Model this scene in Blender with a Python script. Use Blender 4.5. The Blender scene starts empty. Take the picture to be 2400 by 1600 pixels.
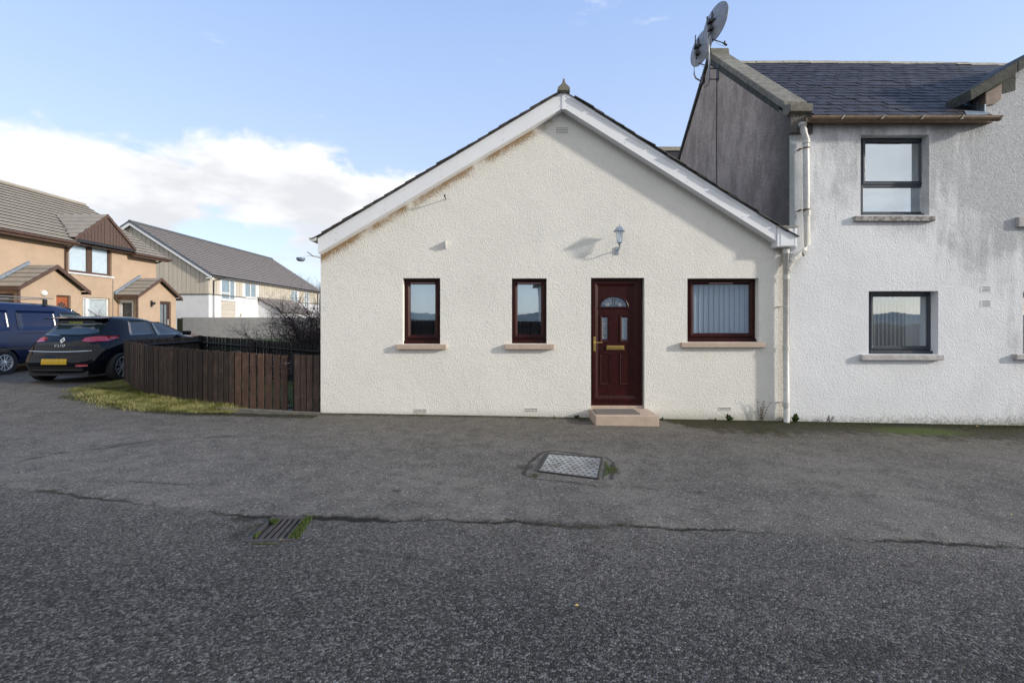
import bpy, math, random
import numpy as np
from mathutils import Vector, Matrix
random.seed(7); rng = np.random.default_rng(7)
SC = bpy.context.scene; COL = SC.collection
R = math.radians; PI = math.pi

# ------------------------------------------------------------ camera, sky, sun, exposure
H = 1.5; F = 1100.0; CX = 1200.0; CY = 755.0
cd = bpy.data.cameras.new('camera'); cam = bpy.data.objects.new('camera', cd); COL.objects.link(cam)
cam.location = (0, 0, H); cam.rotation_euler = (PI/2, 0, 0)
cd.sensor_width = 36; cd.lens = 36*F/2400; cd.shift_y = -45/2400; cd.clip_start = .05; cd.clip_end = 3000
SC.camera = cam
SUN_EL = 17.6; SUN_AZ = 106.7
world = bpy.data.worlds.new('World'); SC.world = world; world.use_nodes = True
sl = bpy.data.lights.new('sun', 'SUN'); sl.energy = 2.0; sl.angle = R(3.0); sl.color = (1, .93, .82)
so = bpy.data.objects.new('sun', sl); COL.objects.link(so); so.location = (20, -8, 12)
so.rotation_euler = Vector((-1, .30, -.331)).to_track_quat('-Z', 'Y').to_euler()
SC.view_settings.view_transform = 'Standard'; SC.view_settings.look = 'None'
SC.view_settings.gamma = 1; SC.view_settings.use_curve_mapping = False
SC.view_settings.exposure = 1.07

class NT:
    """small node helper"""
    def __init__(s, tree): s.t = tree; s.n = tree.nodes; s.l = tree.links
    def node(s, typ, **kw):
        n = s.n.new(typ)
        for k, v in kw.items():
            if k == 'inp':
                for a, b in v.items(): s.set(n.inputs[a], b)
            else: setattr(n, k, v)
        return n
    def set(s, sock, v):
        if isinstance(v, bpy.types.NodeSocket): s.l.new(v, sock)
        else: sock.default_value = v
    def math(s, op, a, b=None, c=None, clamp=False):
        n = s.n.new('ShaderNodeMath'); n.operation = op; n.use_clamp = clamp
        s.set(n.inputs[0], a)
        if b is not None: s.set(n.inputs[1], b)
        if c is not None: s.set(n.inputs[2], c)
        return n.outputs[0]
    def mix(s, f, a, b, bt='MIX'):
        n = s.n.new('ShaderNodeMix'); n.data_type = 'RGBA'; n.blend_type = bt
        s.set(n.inputs[0], f)
        s.set(n.inputs[6], a if isinstance(a, bpy.types.NodeSocket) else (*a[:3], 1))
        s.set(n.inputs[7], b if isinstance(b, bpy.types.NodeSocket) else (*b[:3], 1))
        return n.outputs[2]
    def ramp(s, f, a, b, smooth=True):
        n = s.n.new('ShaderNodeMapRange'); n.interpolation_type = 'SMOOTHSTEP' if smooth else 'LINEAR'
        s.set(n.inputs[0], f); s.set(n.inputs[1], a); s.set(n.inputs[2], b)
        return n.outputs[0]
    def noise(s, vec, scale, detail=3, rough=.55, dist=0):
        n = s.n.new('ShaderNodeTexNoise'); s.l.new(vec, n.inputs['Vector'])
        n.inputs['Scale'].default_value = scale; n.inputs['Detail'].default_value = detail
        n.inputs['Roughness'].default_value = rough; n.inputs['Distortion'].default_value = dist
        return n.outputs[0]
    def voro(s, vec, scale, feat='F1', out=0):
        n = s.n.new('ShaderNodeTexVoronoi'); n.feature = feat; s.l.new(vec, n.inputs['Vector'])
        n.inputs['Scale'].default_value = scale
        return n.outputs[out]
    def scale(s, vec, v):
        n = s.n.new('ShaderNodeVectorMath'); n.operation = 'MULTIPLY'; s.l.new(vec, n.inputs[0]); n.inputs[1].default_value = v
        return n.outputs[0]
    def sep(s, vec):
        n = s.n.new('ShaderNodeSeparateXYZ'); s.l.new(vec, n.inputs[0]); return n.outputs

def make_world():
    t = NT(world.node_tree); t.n.clear()
    out = t.node('ShaderNodeOutputWorld'); bg = t.node('ShaderNodeBackground')
    sky = t.node('ShaderNodeTexSky'); sky.sky_type = 'NISHITA'; sky.sun_disc = False
    sky.sun_elevation = R(SUN_EL); sky.sun_rotation = R(SUN_AZ)
    sky.air_density = 1.0; sky.dust_density = .6; sky.ozone_density = 1.6; sky.altitude = 20
    co = t.node('ShaderNodeTexCoord').outputs['Generated']
    x, y, z = t.sep(co)
    el = t.math('MULTIPLY', t.math('ARCSINE', z), 57.2958)
    az = t.math('MULTIPLY', t.math('ARCTAN2', x, y), 57.2958)
    # height of the cloud bank's top by direction: high to the north-west, low ahead, tall and broken behind the camera, enlarged as neutral fill light
    dip = t.math('MULTIPLY', t.ramp(az, -21, -13), t.math('SUBTRACT', 1, t.ramp(az, 60, 95)))
    top = t.math('SUBTRACT', 19.5, t.math('MULTIPLY', dip, 7.5))
    top = t.math('SUBTRACT', top, t.math('MULTIPLY', t.math('SUBTRACT', 1, t.ramp(az, -44, -33)), t.math('MULTIPLY', 3.6, t.ramp(az, -100, -80))))
    puff = t.math('MULTIPLY', t.ramp(az, -19, -14), t.math('SUBTRACT', 1, t.ramp(az, -10, -7)))
    top = t.math('ADD', top, t.math('MULTIPLY', puff, 6.0))
    south = t.ramp(t.math('ABSOLUTE', az), 85, 120)
    top = t.math('ADD', top, t.math('MULTIPLY', south, 44))
    v = t.scale(co, (1, 1, 1.5))
    n1 = t.noise(v, 5.2, 3, .5); n2 = t.noise(v, 13, 7, .62, .3)
    nn = t.math('ADD', t.math('MULTIPLY', t.math('SUBTRACT', n1, .5), 6.5), t.math('MULTIPLY', t.math('SUBTRACT', n2, .5), 6.5))
    d = t.math('ADD', t.math('SUBTRACT', top, el), nn)
    edge = t.ramp(d, -.5, 2.0)
    nb = t.math('MULTIPLY', t.math('SUBTRACT', t.noise(t.scale(co, (1, 1, 5)), 4, 4), .5), 8)
    low = t.ramp(t.math('ADD', el, nb), 4.5, 10.5)
    gaps = t.ramp(t.noise(t.scale(co, (1, 1, 2.4)), 4.3, 5), .32, .42)
    m = t.math('MULTIPLY', t.math('MULTIPLY', edge, low), gaps)
    wisp = t.math('MULTIPLY', t.ramp(t.noise(t.scale(co, (1, 1, 3.2)), 6.5, 6, .6), .64, .78), .35)
    wisp = t.math('MULTIPLY', wisp, t.ramp(el, 8, 20))
    m = t.math('MAXIMUM', m, wisp)
    sh = t.math('ADD', t.math('MULTIPLY', t.noise(t.scale(co, (1, 1, 2.6)), 7, 6, .55), 1.0), t.math('MULTIPLY', t.ramp(t.math('SUBTRACT', top, el), 0, 9), .22))
    ccol = t.mix(t.ramp(sh, .45, .82), (4.05, 4.08, 4.13), (3.0, 3.06, 3.22))
    base = t.mix(1.0, sky.outputs[0], (.95, .95, 1.0), 'MULTIPLY')
    haze = t.mix(t.ramp(el, 3, 46, False), (2.95, 3.35, 4.0), (1.20, 2.0, 3.9))
    base = t.mix(.72, base, haze)
    t.l.new(t.mix(m, base, ccol), bg.inputs[0]); bg.inputs[1].default_value = .13
    t.l.new(bg.outputs[0], out.inputs[0])
make_world()

# ------------------------------------------------------------ geometry helpers
def sm(t): t = np.clip(t, 0, 1); return t*t*(3-2*t)
def g(X, Y):
    """ground height: falls gently to the right, rises at the back left"""
    base = -.05-.018*np.clip(X, -13, 13)
    L = sm((-X-4)/4)*sm((Y-7)/2.5)
    z = base*(1-L)+(.22+.33*sm((Y-11)/8))*L
    f = sm((Y-16)/6)
    return z*(1-f)+.55*f
def P(px, py, Y): return Vector(((px-CX)*Y/F, Y, H-(py-CY)*Y/F))
def X_(px, Y=7.75): return (px-CX)*Y/F
def Z_(py, Y=7.75): return H-(py-CY)*Y/F
def G(px, py):
    z = 0.
    for _ in range(60):
        Y = (H-z)*F/(py-CY); X = (px-CX)*Y/F; z = .5*z+.5*float(g(X, Y))
    return Vector((X, Y, float(g(X, Y))))

ORI = {}
def link(o): COL.objects.link(o); return o
def tag(o, label, cat, group=None, kind=None):
    if label: o['label'] = label
    if cat: o['category'] = cat
    if group: o['group'] = group
    if kind: o['kind'] = kind
    return o
def thing(name, loc, label, cat, group=None):
    o = bpy.data.objects.new(name, None); link(o); o.location = loc; o.empty_display_size = .2
    ORI[o.name] = Vector(loc)
    return tag(o, label, cat, group)
def org(p): return ORI.get(p.name, Vector((0, 0, 0))) if p is not None else Vector((0, 0, 0))

class MB:
    def __init__(s): s.v = []; s.f = []; s.m = []
    def face(s, pts, mi=0):
        i = len(s.v); s.v += [tuple(p) for p in pts]; s.f.append(tuple(range(i, i+len(pts)))); s.m.append(mi)
    def quads(s, vs, fs, mi=0):
        i = len(s.v); s.v += [tuple(p) for p in vs]
        for f in fs: s.f.append(tuple(i+k for k in f)); s.m.append(mi)
    def box(s, x0, x1, y0, y1, z0, z1, mi=0, mat=None):
        vs = [Vector((x, y, z)) for z in (z0, z1) for y in (y0, y1) for x in (x0, x1)]
        if mat is not None: vs = [mat @ v for v in vs]
        s.quads(vs, [(0, 2, 3, 1), (4, 5, 7, 6), (0, 1, 5, 4), (2, 6, 7, 3), (0, 4, 6, 2), (1, 3, 7, 5)], mi); return s
    def prism(s, poly, a, b, mi=0, axis='y'):
        """poly: (u, z) outline extruded between a and b along an axis"""
        def m(u, z, d): return (u, d, z) if axis == 'y' else ((d, u, z) if axis == 'x' else (u, z, d))
        n = len(poly); i = len(s.v)
        s.v += [m(u, z, a) for u, z in poly]+[m(u, z, b) for u, z in poly]
        s.f.append(tuple(range(i, i+n))); s.f.append(tuple(range(i+2*n-1, i+n-1, -1))); s.m += [mi, mi]
        for k in range(n):
            k2 = (k+1) % n; s.f.append((i+k, i+n+k, i+n+k2, i+k2)); s.m.append(mi)
        return s
    def tube(s, path, r, n=8, mi=0, caps=True):
        path = [Vector(p) for p in path]; rs = r if isinstance(r, (list, tuple)) else [r]*len(path)
        i = len(s.v); up = Vector((0, 0, 1))
        for k, p in enumerate(path):
            d = (path[min(k+1, len(path)-1)]-path[max(k-1, 0)]).normalized()
            a = d.cross(up)
            if a.length < .05: a = d.cross(Vector((1, 0, 0)))
            a.normalize(); b = d.cross(a)
            for j in range(n):
                t = 2*PI*j/n; s.v.append(tuple(p+(a*math.cos(t)+b*math.sin(t))*rs[k]))
        for k in range(len(path)-1):
            for j in range(n):
                j2 = (j+1) % n; s.f.append((i+k*n+j, i+k*n+j2, i+(k+1)*n+j2, i+(k+1)*n+j)); s.m.append(mi)
        if caps:
            s.f.append(tuple(i+j for j in range(n))); s.f.append(tuple(i+(len(path)-1)*n+j for j in range(n-1, -1, -1))); s.m += [mi, mi]
        return s
    def lathe(s, prof, c, n=16, mi=0, M=None):
        """prof: (r, h) pairs turned about local z at c (M optional orientation)"""
        i = len(s.v); c = Vector(c)
        for r, h in prof:
            for j in range(n):
                t = 2*PI*j/n; v = Vector((r*math.cos(t), r*math.sin(t), h))
                if M is not None: v = M @ v
                s.v.append(tuple(c+v))
        for k in range(len(prof)-1):
            for j in range(n):
                j2 = (j+1) % n; s.f.append((i+k*n+j, i+k*n+j2, i+(k+1)*n+j2, i+(k+1)*n+j)); s.m.append(mi)
        s.f.append(tuple(i+j for j in range(n-1, -1, -1))); s.f.append(tuple(i+(len(prof)-1)*n+j for j in range(n))); s.m += [mi, mi]
        return s
    def build(s, name, mats, parent=None, smooth=False, bevel=0, loc=None):
        me = bpy.data.meshes.new(name); off = Vector(loc) if loc is not None else org(parent)
        me.from_pydata([(a-off.x, b-off.y, c-off.z) for a, b, c in s.v], [], s.f)
        mats = mats if isinstance(mats, (list, tuple)) else [mats]
        for m in mats: me.materials.append(m)
        if len(mats) > 1: me.polygons.foreach_set('material_index', s.m)
        if smooth: me.polygons.foreach_set('use_smooth', [True]*len(me.polygons))
        o = bpy.data.objects.new(name, me); link(o)
        if parent is not None:
            o.parent = parent; ORI[o.name] = off
            if loc is not None: o.location = Vector(loc)-org(parent)
        elif loc is not None: o.location = loc; ORI[o.name] = off
        if bevel:
            md = o.modifiers.new('edge', 'BEVEL'); md.width = bevel; md.segments = 2; md.limit_method = 'ANGLE'; md.angle_limit = R(40)
        return o
def piece(name, mesh, parent, loc, rot=(0, 0, 0), scale=(1, 1, 1)):
    o = bpy.data.objects.new(name, mesh); link(o); o.parent = parent
    o.location = Vector(loc)-org(parent); o.rotation_euler = rot; o.scale = scale; return o
def meshof(mb, name, mats):
    me = bpy.data.meshes.new(name); me.from_pydata(mb.v, [], mb.f)
    for m in (mats if isinstance(mats, (list, tuple)) else [mats]): me.materials.append(m)
    return me

def wall_holes(mb, us, z0, top, holes, mp, mi=0):
    """wall between us[0] and us[-1] with rectangular holes (u0,u1,z0,z1); mp(u,z,d) maps, d 0 front, 1 back"""
    cuts = sorted(set(list(us)+[h[0] for h in holes]+[h[1] for h in holes]))
    for a, b in zip(cuts[:-1], cuts[1:]):
        if b-a < 1e-6: continue
        hs = sorted([h for h in holes if h[0] <= a+1e-6 and h[1] >= b-1e-6], key=lambda h: h[2])
        z = z0
        for h in hs:
            for d in (0, 1): mb.face([mp(a, z, d), mp(b, z, d), mp(b, h[2], d), mp(a, h[2], d)], mi)
            z = h[3]
        for d in (0, 1): mb.face([mp(a, z, d), mp(b, z, d), mp(b, top(b-1e-5), d), mp(a, top(a+1e-5), d)], mi)
        mb.face([mp(a, top(a+1e-5), 0), mp(b, top(b-1e-5), 0), mp(b, top(b-1e-5), 1), mp(a, top(a+1e-5), 1)], mi)
    for u0, u1, a, b in holes:
        for p, q in (((u0, a), (u1, a)), ((u1, a), (u1, b)), ((u1, b), (u0, b)), ((u0, b), (u0, a))):
            mb.face([mp(*p, 0), mp(*q, 0), mp(*q, 1), mp(*p, 1)], mi)
    for u in (us[0], us[-1]):
        e = 1e-5 if u == us[0] else -1e-5
        mb.face([mp(u, z0, 0), mp(u, z0, 1), mp(u, top(u+e), 1), mp(u, top(u+e), 0)], mi)

# ------------------------------------------------------------ materials
MT = {}
def new(name):
    m = bpy.data.materials.new(name); m.use_nodes = True; t = NT(m.node_tree)
    b = t.n['Principled BSDF']; MT[name] = m; return m, t, b
def pm(name, c, c2=None, ns=6, rough=.6, metal=0, bump=0, bs=60, spec=None, objrand=0, coat=0, fine=0):
    m, t, b = new(name); geo = t.node('ShaderNodeNewGeometry').outputs['Position']
    c2 = c2 or tuple(k*.82 for k in c)
    f = t.ramp(t.noise(geo, ns, 5, .6), .32, .68)
    col = t.mix(f, c, c2)
    if fine: col = t.mix(t.math('MULTIPLY', t.ramp(t.noise(geo, ns*12, 3, .6), .4, .7), fine), col, tuple(k*.6 for k in c2))
    if objrand:
        r = t.node('ShaderNodeObjectInfo').outputs['Random']
        hv = t.node('ShaderNodeHueSaturation'); t.l.new(col, hv.inputs['Color'])
        t.set(hv.inputs['Value'], t.math('ADD', 1-objrand, t.math('MULTIPLY', r, 2*objrand))); col = hv.outputs[0]
    t.l.new(col, b.inputs['Base Color'])
    b.inputs['Roughness'].default_value = rough; b.inputs['Metallic'].default_value = metal
    if spec is not None: b.inputs['Specular IOR Level'].default_value = spec
    if coat: b.inputs['Coat Weight'].default_value = coat; b.inputs['Coat Roughness'].default_value = .04
    if bump:
        bn = t.node('ShaderNodeBump'); bn.inputs['Strength'].default_value = bump; bn.inputs['Distance'].default_value = .01
        t.l.new(t.noise(geo, bs, 4, .6), bn.inputs['Height']); t.l.new(bn.outputs[0], b.inputs['Normal'])
    return m
def harl_bump(t, b, geo, s=42, dist=.012, strength=1.0):
    v = t.noise(geo, s, 2, .5, .8); w = t.math('SUBTRACT', 1, t.voro(t.scale(geo, (1, 1, .8)), s*.9))
    c = t.noise(geo, 5, 3)
    h = t.math('ADD', t.math('ADD', t.math('MULTIPLY', v, 1.5), t.math('MULTIPLY', w, .5)), t.math('MULTIPLY', c, 1.0))
    bn = t.node('ShaderNodeBump'); bn.inputs['Strength'].default_value = strength; bn.inputs['Distance'].default_value = dist
    t.l.new(h, bn.inputs['Height']); t.l.new(bn.outputs[0], b.inputs['Normal'])
    return v
APX, APZ, KL, KR = .83, 4.962, .597, .629
def mat_cream():
    m, t, b = new('cream_harling'); geo = t.node('ShaderNodeNewGeometry').outputs['Position']
    x, y, z = t.sep(geo)
    v = harl_bump(t, b, geo, 62, .0068)
    col = t.mix(t.ramp(t.noise(geo, .9, 5, .6), .3, .7), (.82, .805, .75), (.765, .75, .70))
    col = t.mix(t.math('MULTIPLY', t.ramp(v, .52, .34), .16), col, (.40, .38, .33))
    # rusty-brown algae band creeping out below the left barge board, thinner grey one below the right
    dx = t.math('SUBTRACT', x, APX)
    zl = t.math('ADD', t.math('MULTIPLY', dx, KL), APZ-.02); dl = t.math('SUBTRACT', zl, z)
    zr = t.math('ADD', t.math('MULTIPLY', dx, -KR), APZ-.02); dr = t.math('SUBTRACT', zr, z)
    brk = t.noise(geo, 55, 4, .75); brk2 = t.noise(geo, 3.2, 3)
    left = t.math('LESS_THAN', x, APX)
    sl_ = t.math('MULTIPLY', t.math('SUBTRACT', 1, t.ramp(t.math('ADD', dl, t.math('MULTIPLY', t.math('SUBTRACT', brk, .5), .42)), 0, .15)), t.ramp(brk2, .28, .6))
    col = t.mix(t.math('MULTIPLY', t.math('MULTIPLY', sl_, left), .95), col, (.30, .185, .08))
    sr_ = t.math('MULTIPLY', t.math('SUBTRACT', 1, t.ramp(t.math('ADD', dr, t.math('MULTIPLY', t.math('SUBTRACT', brk, .5), .2)), 0, .12)), t.math('SUBTRACT', 1, left))
    col = t.mix(t.math('MULTIPLY', sr_, .5), col, (.26, .23, .16))
    low = t.math('SUBTRACT', 1, t.ramp(t.math('ADD', z, t.math('MULTIPLY', brk, -.12)), -.2, .02))
    col = t.mix(t.math('MULTIPLY', low, .55), col, (.25, .24, .17))
    # brown run beside the downpipe
    pipe = t.math('MULTIPLY', t.ramp(x, 4.36, 4.44), t.math('MULTIPLY', t.ramp(brk, .4, .6), .5))
    col = t.mix(pipe, col, (.42, .33, .24))
    t.l.new(col, b.inputs['Base Color']); b.inputs['Roughness'].default_value = .92; b.inputs['Specular IOR Level'].default_value = .2
    return m
def mat_white():
    m, t, b = new('white_harling_weathered'); geo = t.node('ShaderNodeNewGeometry').outputs['Position']
    x, y, z = t.sep(geo)
    v = harl_bump(t, b, geo, 50, .0055)
    col = t.mix(t.ramp(t.noise(geo, 1.3, 5, .6), .3, .7), (.76, .775, .80), (.70, .715, .74))
    n = t.noise(t.scale(geo, (1, 1, .75)), 1.15, 6, .68); n2 = t.noise(t.scale(geo, (2.6, 1, .30)), 2.6, 6, .7)
    amt = t.math('ADD', t.math('MULTIPLY', t.ramp(x, 5.6, 8.8), .17), t.math('MULTIPLY', t.ramp(z, 1.3, 3.9), .22))
    f = t.ramp(t.math('ADD', t.math('ADD', t.math('MULTIPLY', n, .62), t.math('MULTIPLY', n2, .38)), amt), .64, .84)
    grain = t.ramp(t.noise(geo, 34, 3, .7), .25, .75)
    col = t.mix(t.math('MULTIPLY', f, t.math('ADD', .36, t.math('MULTIPLY', grain, .32))), col, (.19, .20, .205))
    # dark streaks under the roofline corner on the left
    cor = t.math('MULTIPLY', t.math('SUBTRACT', 1, t.ramp(t.math('ADD', x, t.math('MULTIPLY', n2, .3)), 4.72, 5.05)), t.ramp(z, 1.9, 3.4))
    col = t.mix(t.math('MULTIPLY', cor, .72), col, (.25, .28, .28))
    top = t.math('MULTIPLY', t.ramp(t.math('ADD', z, t.math('MULTIPLY', n2, .5)), 4.75, 5.15), t.math('MULTIPLY', .4, t.math('SUBTRACT', 1, t.ramp(x, 7.5, 7.85))))
    col = t.mix(top, col, (.36, .32, .26))
    low = t.math('SUBTRACT', 1, t.ramp(t.math('ADD', z, t.math('MULTIPLY', grain, -.16)), -.32, -.08))
    col = t.mix(t.math('MULTIPLY', low, .8), col, (.17, .18, .12))
    t.l.new(col, b.inputs['Base Color']); b.inputs['Roughness'].default_value = .92; b.inputs['Specular IOR Level'].default_value = .2
    return m
def mat_greyharl():
    m, t, b = new('grey_bare_harling'); geo = t.node('ShaderNodeNewGeometry').outputs['Position']
    x, y, z = t.sep(geo)
    v = harl_bump(t, b, geo, 44, .020)
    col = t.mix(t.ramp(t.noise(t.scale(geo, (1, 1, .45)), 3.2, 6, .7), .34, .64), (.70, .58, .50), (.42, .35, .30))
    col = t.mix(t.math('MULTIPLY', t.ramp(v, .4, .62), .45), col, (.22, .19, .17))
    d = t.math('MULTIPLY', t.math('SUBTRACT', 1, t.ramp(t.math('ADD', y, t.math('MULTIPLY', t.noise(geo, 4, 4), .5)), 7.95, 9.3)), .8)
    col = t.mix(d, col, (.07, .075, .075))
    t.l.new(col, b.inputs['Base Color']); b.inputs['Roughness'].default_value = .95; b.inputs['Specular IOR Level'].default_value = .15
    return m
def mat_glass(name, refl=.3, tint=(.8, .9, .92), rough=0.0):
    m, t, b = new(name); t.n.remove(b); out = t.n['Material Output']
    tr = t.node('ShaderNodeBsdfTransparent'); tr.inputs[0].default_value = (*tint, 1)
    gl = t.node('ShaderNodeBsdfGlossy'); gl.inputs['Roughness'].default_value = rough; gl.inputs[0].default_value = (.93, .97, 1, 1)
    gn = t.node('ShaderNodeNewGeometry'); geo = gn.outputs['Position']
    dt = t.node('ShaderNodeVectorMath'); dt.operation = 'DOT_PRODUCT'; t.l.new(gn.outputs['Incoming'], dt.inputs[0]); t.l.new(gn.outputs['Normal'], dt.inputs[1])
    sch = t.math('POWER', t.math('SUBTRACT', 1, t.math('ABSOLUTE', dt.outputs['Value']), clamp=True), 5)
    bn = t.node('ShaderNodeBump'); bn.inputs['Strength'].default_value = .15; bn.inputs['Distance'].default_value = .004
    t.l.new(t.noise(geo, 2.5, 2), bn.inputs['Height']); t.l.new(bn.outputs[0], gl.inputs['Normal'])
    f = t.math('ADD', t.math('MULTIPLY', sch, 1-refl), refl, clamp=True)
    mx = t.node('ShaderNodeMixShader'); t.l.new(f, mx.inputs[0]); t.l.new(tr.outputs[0], mx.inputs[1]); t.l.new(gl.outputs[0], mx.inputs[2])
    t.l.new(mx.outputs[0], out.inputs[0]); return m
def mat_wood(name, c, c2, rand=.5):
    m, t, b = new(name); tc = t.node('ShaderNodeNewGeometry').outputs['Position']
    oi = t.node('ShaderNodeObjectInfo').outputs['Random']
    v = t.node('ShaderNodeVectorMath'); v.operation = 'ADD'; t.l.new(tc, v.inputs[0])
    cb = t.node('ShaderNodeCombineXYZ'); t.l.new(t.math('MULTIPLY', oi, 30), cb.inputs[2]); t.l.new(cb.outputs[0], v.inputs[1])
    vv = v.outputs[0]
    f = t.ramp(t.noise(t.scale(vv, (1, 1, .12)), 55, 5, .65, .4), .3, .7)
    col = t.mix(f, c, c2)
    col = t.mix(t.math('MULTIPLY', t.ramp(t.noise(vv, 5, 4, .6), .5, .75), .5), col, tuple(k*1.7+.015 for k in c))
    hv = t.node('ShaderNodeHueSaturation'); t.l.new(col, hv.inputs['Color'])
    t.set(hv.inputs['Value'], t.math('ADD', 1-rand, t.math('MULTIPLY', oi, 2*rand)))
    t.l.new(hv.outputs[0], b.inputs['Base Color']); b.inputs['Roughness'].default_value = .75
    bn = t.node('ShaderNodeBump'); bn.inputs['Strength'].default_value = .6; bn.inputs['Distance'].default_value = .004
    t.l.new(f, bn.inputs['Height']); t.l.new(bn.outputs[0], b.inputs['Normal']); return m
def mat_asphalt():
    m, t, b = new('asphalt'); geo = t.node('ShaderNodeNewGeometry').outputs['Position']
    at = lambda n: t.node('ShaderNodeAttribute', attribute_name=n).outputs['Fac']
    front, crack, moss, dark = at('front'), at('crack'), at('moss'), at('stain')
    vo = t.node('ShaderNodeTexVoronoi'); t.l.new(geo, vo.inputs['Vector']); vo.inputs['Scale'].default_value = 84
    vf = t.node('ShaderNodeTexVoronoi'); t.l.new(geo, vf.inputs['Vector']); vf.inputs['Scale'].default_value = 210
    cr = t.sep(vo.outputs['Color'])[0]; cf = t.sep(vf.outputs['Color'])[0]
    big = t.noise(geo, .7, 5, .6); mid = t.noise(geo, 4.5, 5, .65)
    bb = t.ramp(big, .36, .64)
    A = t.mix(bb, (.172, .158, .136), (.120, .112, .099))     # older, paler, finer
    B = t.mix(bb, (.053, .049, .046), (.037, .035, .034))     # newer, bluer, coarser
    wy = t.sep(geo)[1]
    A = t.mix(t.math('MULTIPLY', t.ramp(t.math('ADD', wy, t.math('MULTIPLY', t.math('SUBTRACT', big, .5), 3)), 5.0, 7.2), .6), A, (.128, .108, .078))
    fr2 = t.ramp(t.math('ADD', front, t.math('MULTIPLY', t.math('SUBTRACT', mid, .5), .35)), .0, 1.0, False)
    base = t.mix(fr2, A, B)
    base = t.mix(t.math('MULTIPLY', t.ramp(mid, .40, .68), .5), base, (.045, .042, .036))
    st = t.math('MULTIPLY', t.ramp(cr, .66, 1.0), .52)
    base = t.mix(st, base, (.235, .225, .215)); base = t.mix(t.math('MULTIPLY', t.ramp(cf, .75, 1), .5), base, (.27, .26, .25))
    base = t.mix(t.math('MULTIPLY', t.ramp(cr, .40, .05), t.math('ADD', .45, t.math('MULTIPLY', fr2, .4))), base, (.018, .018, .020))
    spk = t.math('GREATER_THAN', t.sep(vo.outputs['Color'])[1], .985)
    base = t.mix(t.math('MULTIPLY', spk, t.math('SUBTRACT', .65, t.math('MULTIPLY', fr2, .4))), base, (.44, .42, .38))
    pit = t.ramp(t.math('ADD', dark, t.math('MULTIPLY', t.math('SUBTRACT', t.noise(geo, 9, 5, .7), .5), 1.1)), .35, .9)
    base = t.mix(t.math('MULTIPLY', pit, .72), base, (.022, .021, .019))
    mz = t.ramp(t.math('ADD', moss, t.math('MULTIPLY', t.math('SUBTRACT', t.noise(t.scale(geo, (1, .6, 1)), 7, 7, .72), .5), 1.3)), .35, .8)
    mcol = t.mix(t.ramp(t.noise(geo, 30, 4), .35, .65), (.046, .044, .016), (.020, .018, .011))
    mcol = t.mix(t.math('MULTIPLY', t.ramp(t.math('ADD', at('lush'), t.math('MULTIPLY', t.math('SUBTRACT', t.noise(geo, 11, 5, .7), .5), 1.0)), .3, .8), .9), mcol, (.055, .085, .008))
    base = t.mix(t.math('MULTIPLY', mz, .92), base, mcol)
    ck = t.ramp(t.math('ADD', crack, t.math('MULTIPLY', t.math('SUBTRACT', t.noise(geo, 24, 4, .7), .5), .9)), .4, .85)
    base = t.mix(t.math('MULTIPLY', ck, .9), base, (.012, .012, .010))
    t.l.new(base, b.inputs['Base Color']); b.inputs['Roughness'].default_value = .82; b.inputs['Specular IOR Level'].default_value = .18
    h = t.math('ADD', t.math('MULTIPLY', t.math('SUBTRACT', 1, vo.outputs['Distance']), 1.0), t.math('MULTIPLY', cr, .5))
    h = t.math('SUBTRACT', t.math('ADD', h, t.math('MULTIPLY', mid, .8)), t.math('MULTIPLY', ck, 2.0))
    bn = t.node('ShaderNodeBump'); bn.inputs['Strength'].default_value = .9; bn.inputs['Distance'].default_value = .006
    t.l.new(h, bn.inputs['Height']); t.l.new(bn.outputs[0], b.inputs['Normal']); return m

CREAM = mat_cream(); WHITE = mat_white(); GREYH = mat_greyharl(); ASPH = mat_asphalt()
UPVC = pm('white_upvc', (.80, .82, .85), (.75, .77, .80), 1.5, .35)
GUTW = pm('grey_white_plastic', (.62, .63, .62), (.52, .52, .50), 9, .4)
PIPEG = pm('cream_painted_pipe', (.66, .66, .62), (.52, .51, .47), 12, .45, fine=.3)
MAHO = pm('mahogany_upvc', (.040, .0065, .0060), (.022, .004, .0035), 22, .36, spec=.22, bump=.15, bs=120)
MAHL = pm('mahogany_vent', (.36, .24, .24), None, 9, .5)
SILL = pm('buff_painted_sill', (.50, .40, .32), (.44, .34, .27), 14, .8, bump=.3, bs=90)
STEP = pm('buff_painted_step', (.50, .39, .31), (.43, .33, .26), 9, .8, bump=.3, bs=90)
BRASS = pm('brass', (.80, .56, .18), (.72, .5, .16), 30, .28, 1)
GLW = mat_glass('window_glass', .27, (.90, .94, .95)); GLU = mat_glass('upper_window_glass', .55, (.75, .85, .88)); GLF = mat_glass('far_window_glass', .14, (.94, .965, .975))
GLD = mat_glass('door_glass', .35, (.8, .9, .95), .12)
LEAD = pm('lead_strip', (.12, .13, .14), None, 20, .4, .3)
ANTH = pm('anthracite_upvc', (.028, .040, .055), (.022, .032, .045), 12, .4)
LEDG = pm('painted_stone_sill', (.50, .49, .49), (.36, .35, .34), 14, .85, bump=.3, bs=80)
STONED = pm('flaked_stone_sill', (.13, .11, .10), (.42, .41, .40), 13, .85, bump=.5, bs=60)
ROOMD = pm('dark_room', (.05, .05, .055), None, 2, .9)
ROOML = pm('blind_fabric', (.52, .60, .66), (.46, .54, .60), 3, .85)
BLINDW = pm('white_blind_fabric', (.85, .87, .88), (.80, .82, .84), 3, .85)
ROOMB = pm('net_curtain', (.80, .82, .84), (.7, .72, .75), 6, .9)
SLATE = pm('slate', (.036, .033, .038), (.016, .015, .019), 11, .62, bump=.5, bs=50, objrand=.45, fine=.4)
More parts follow.
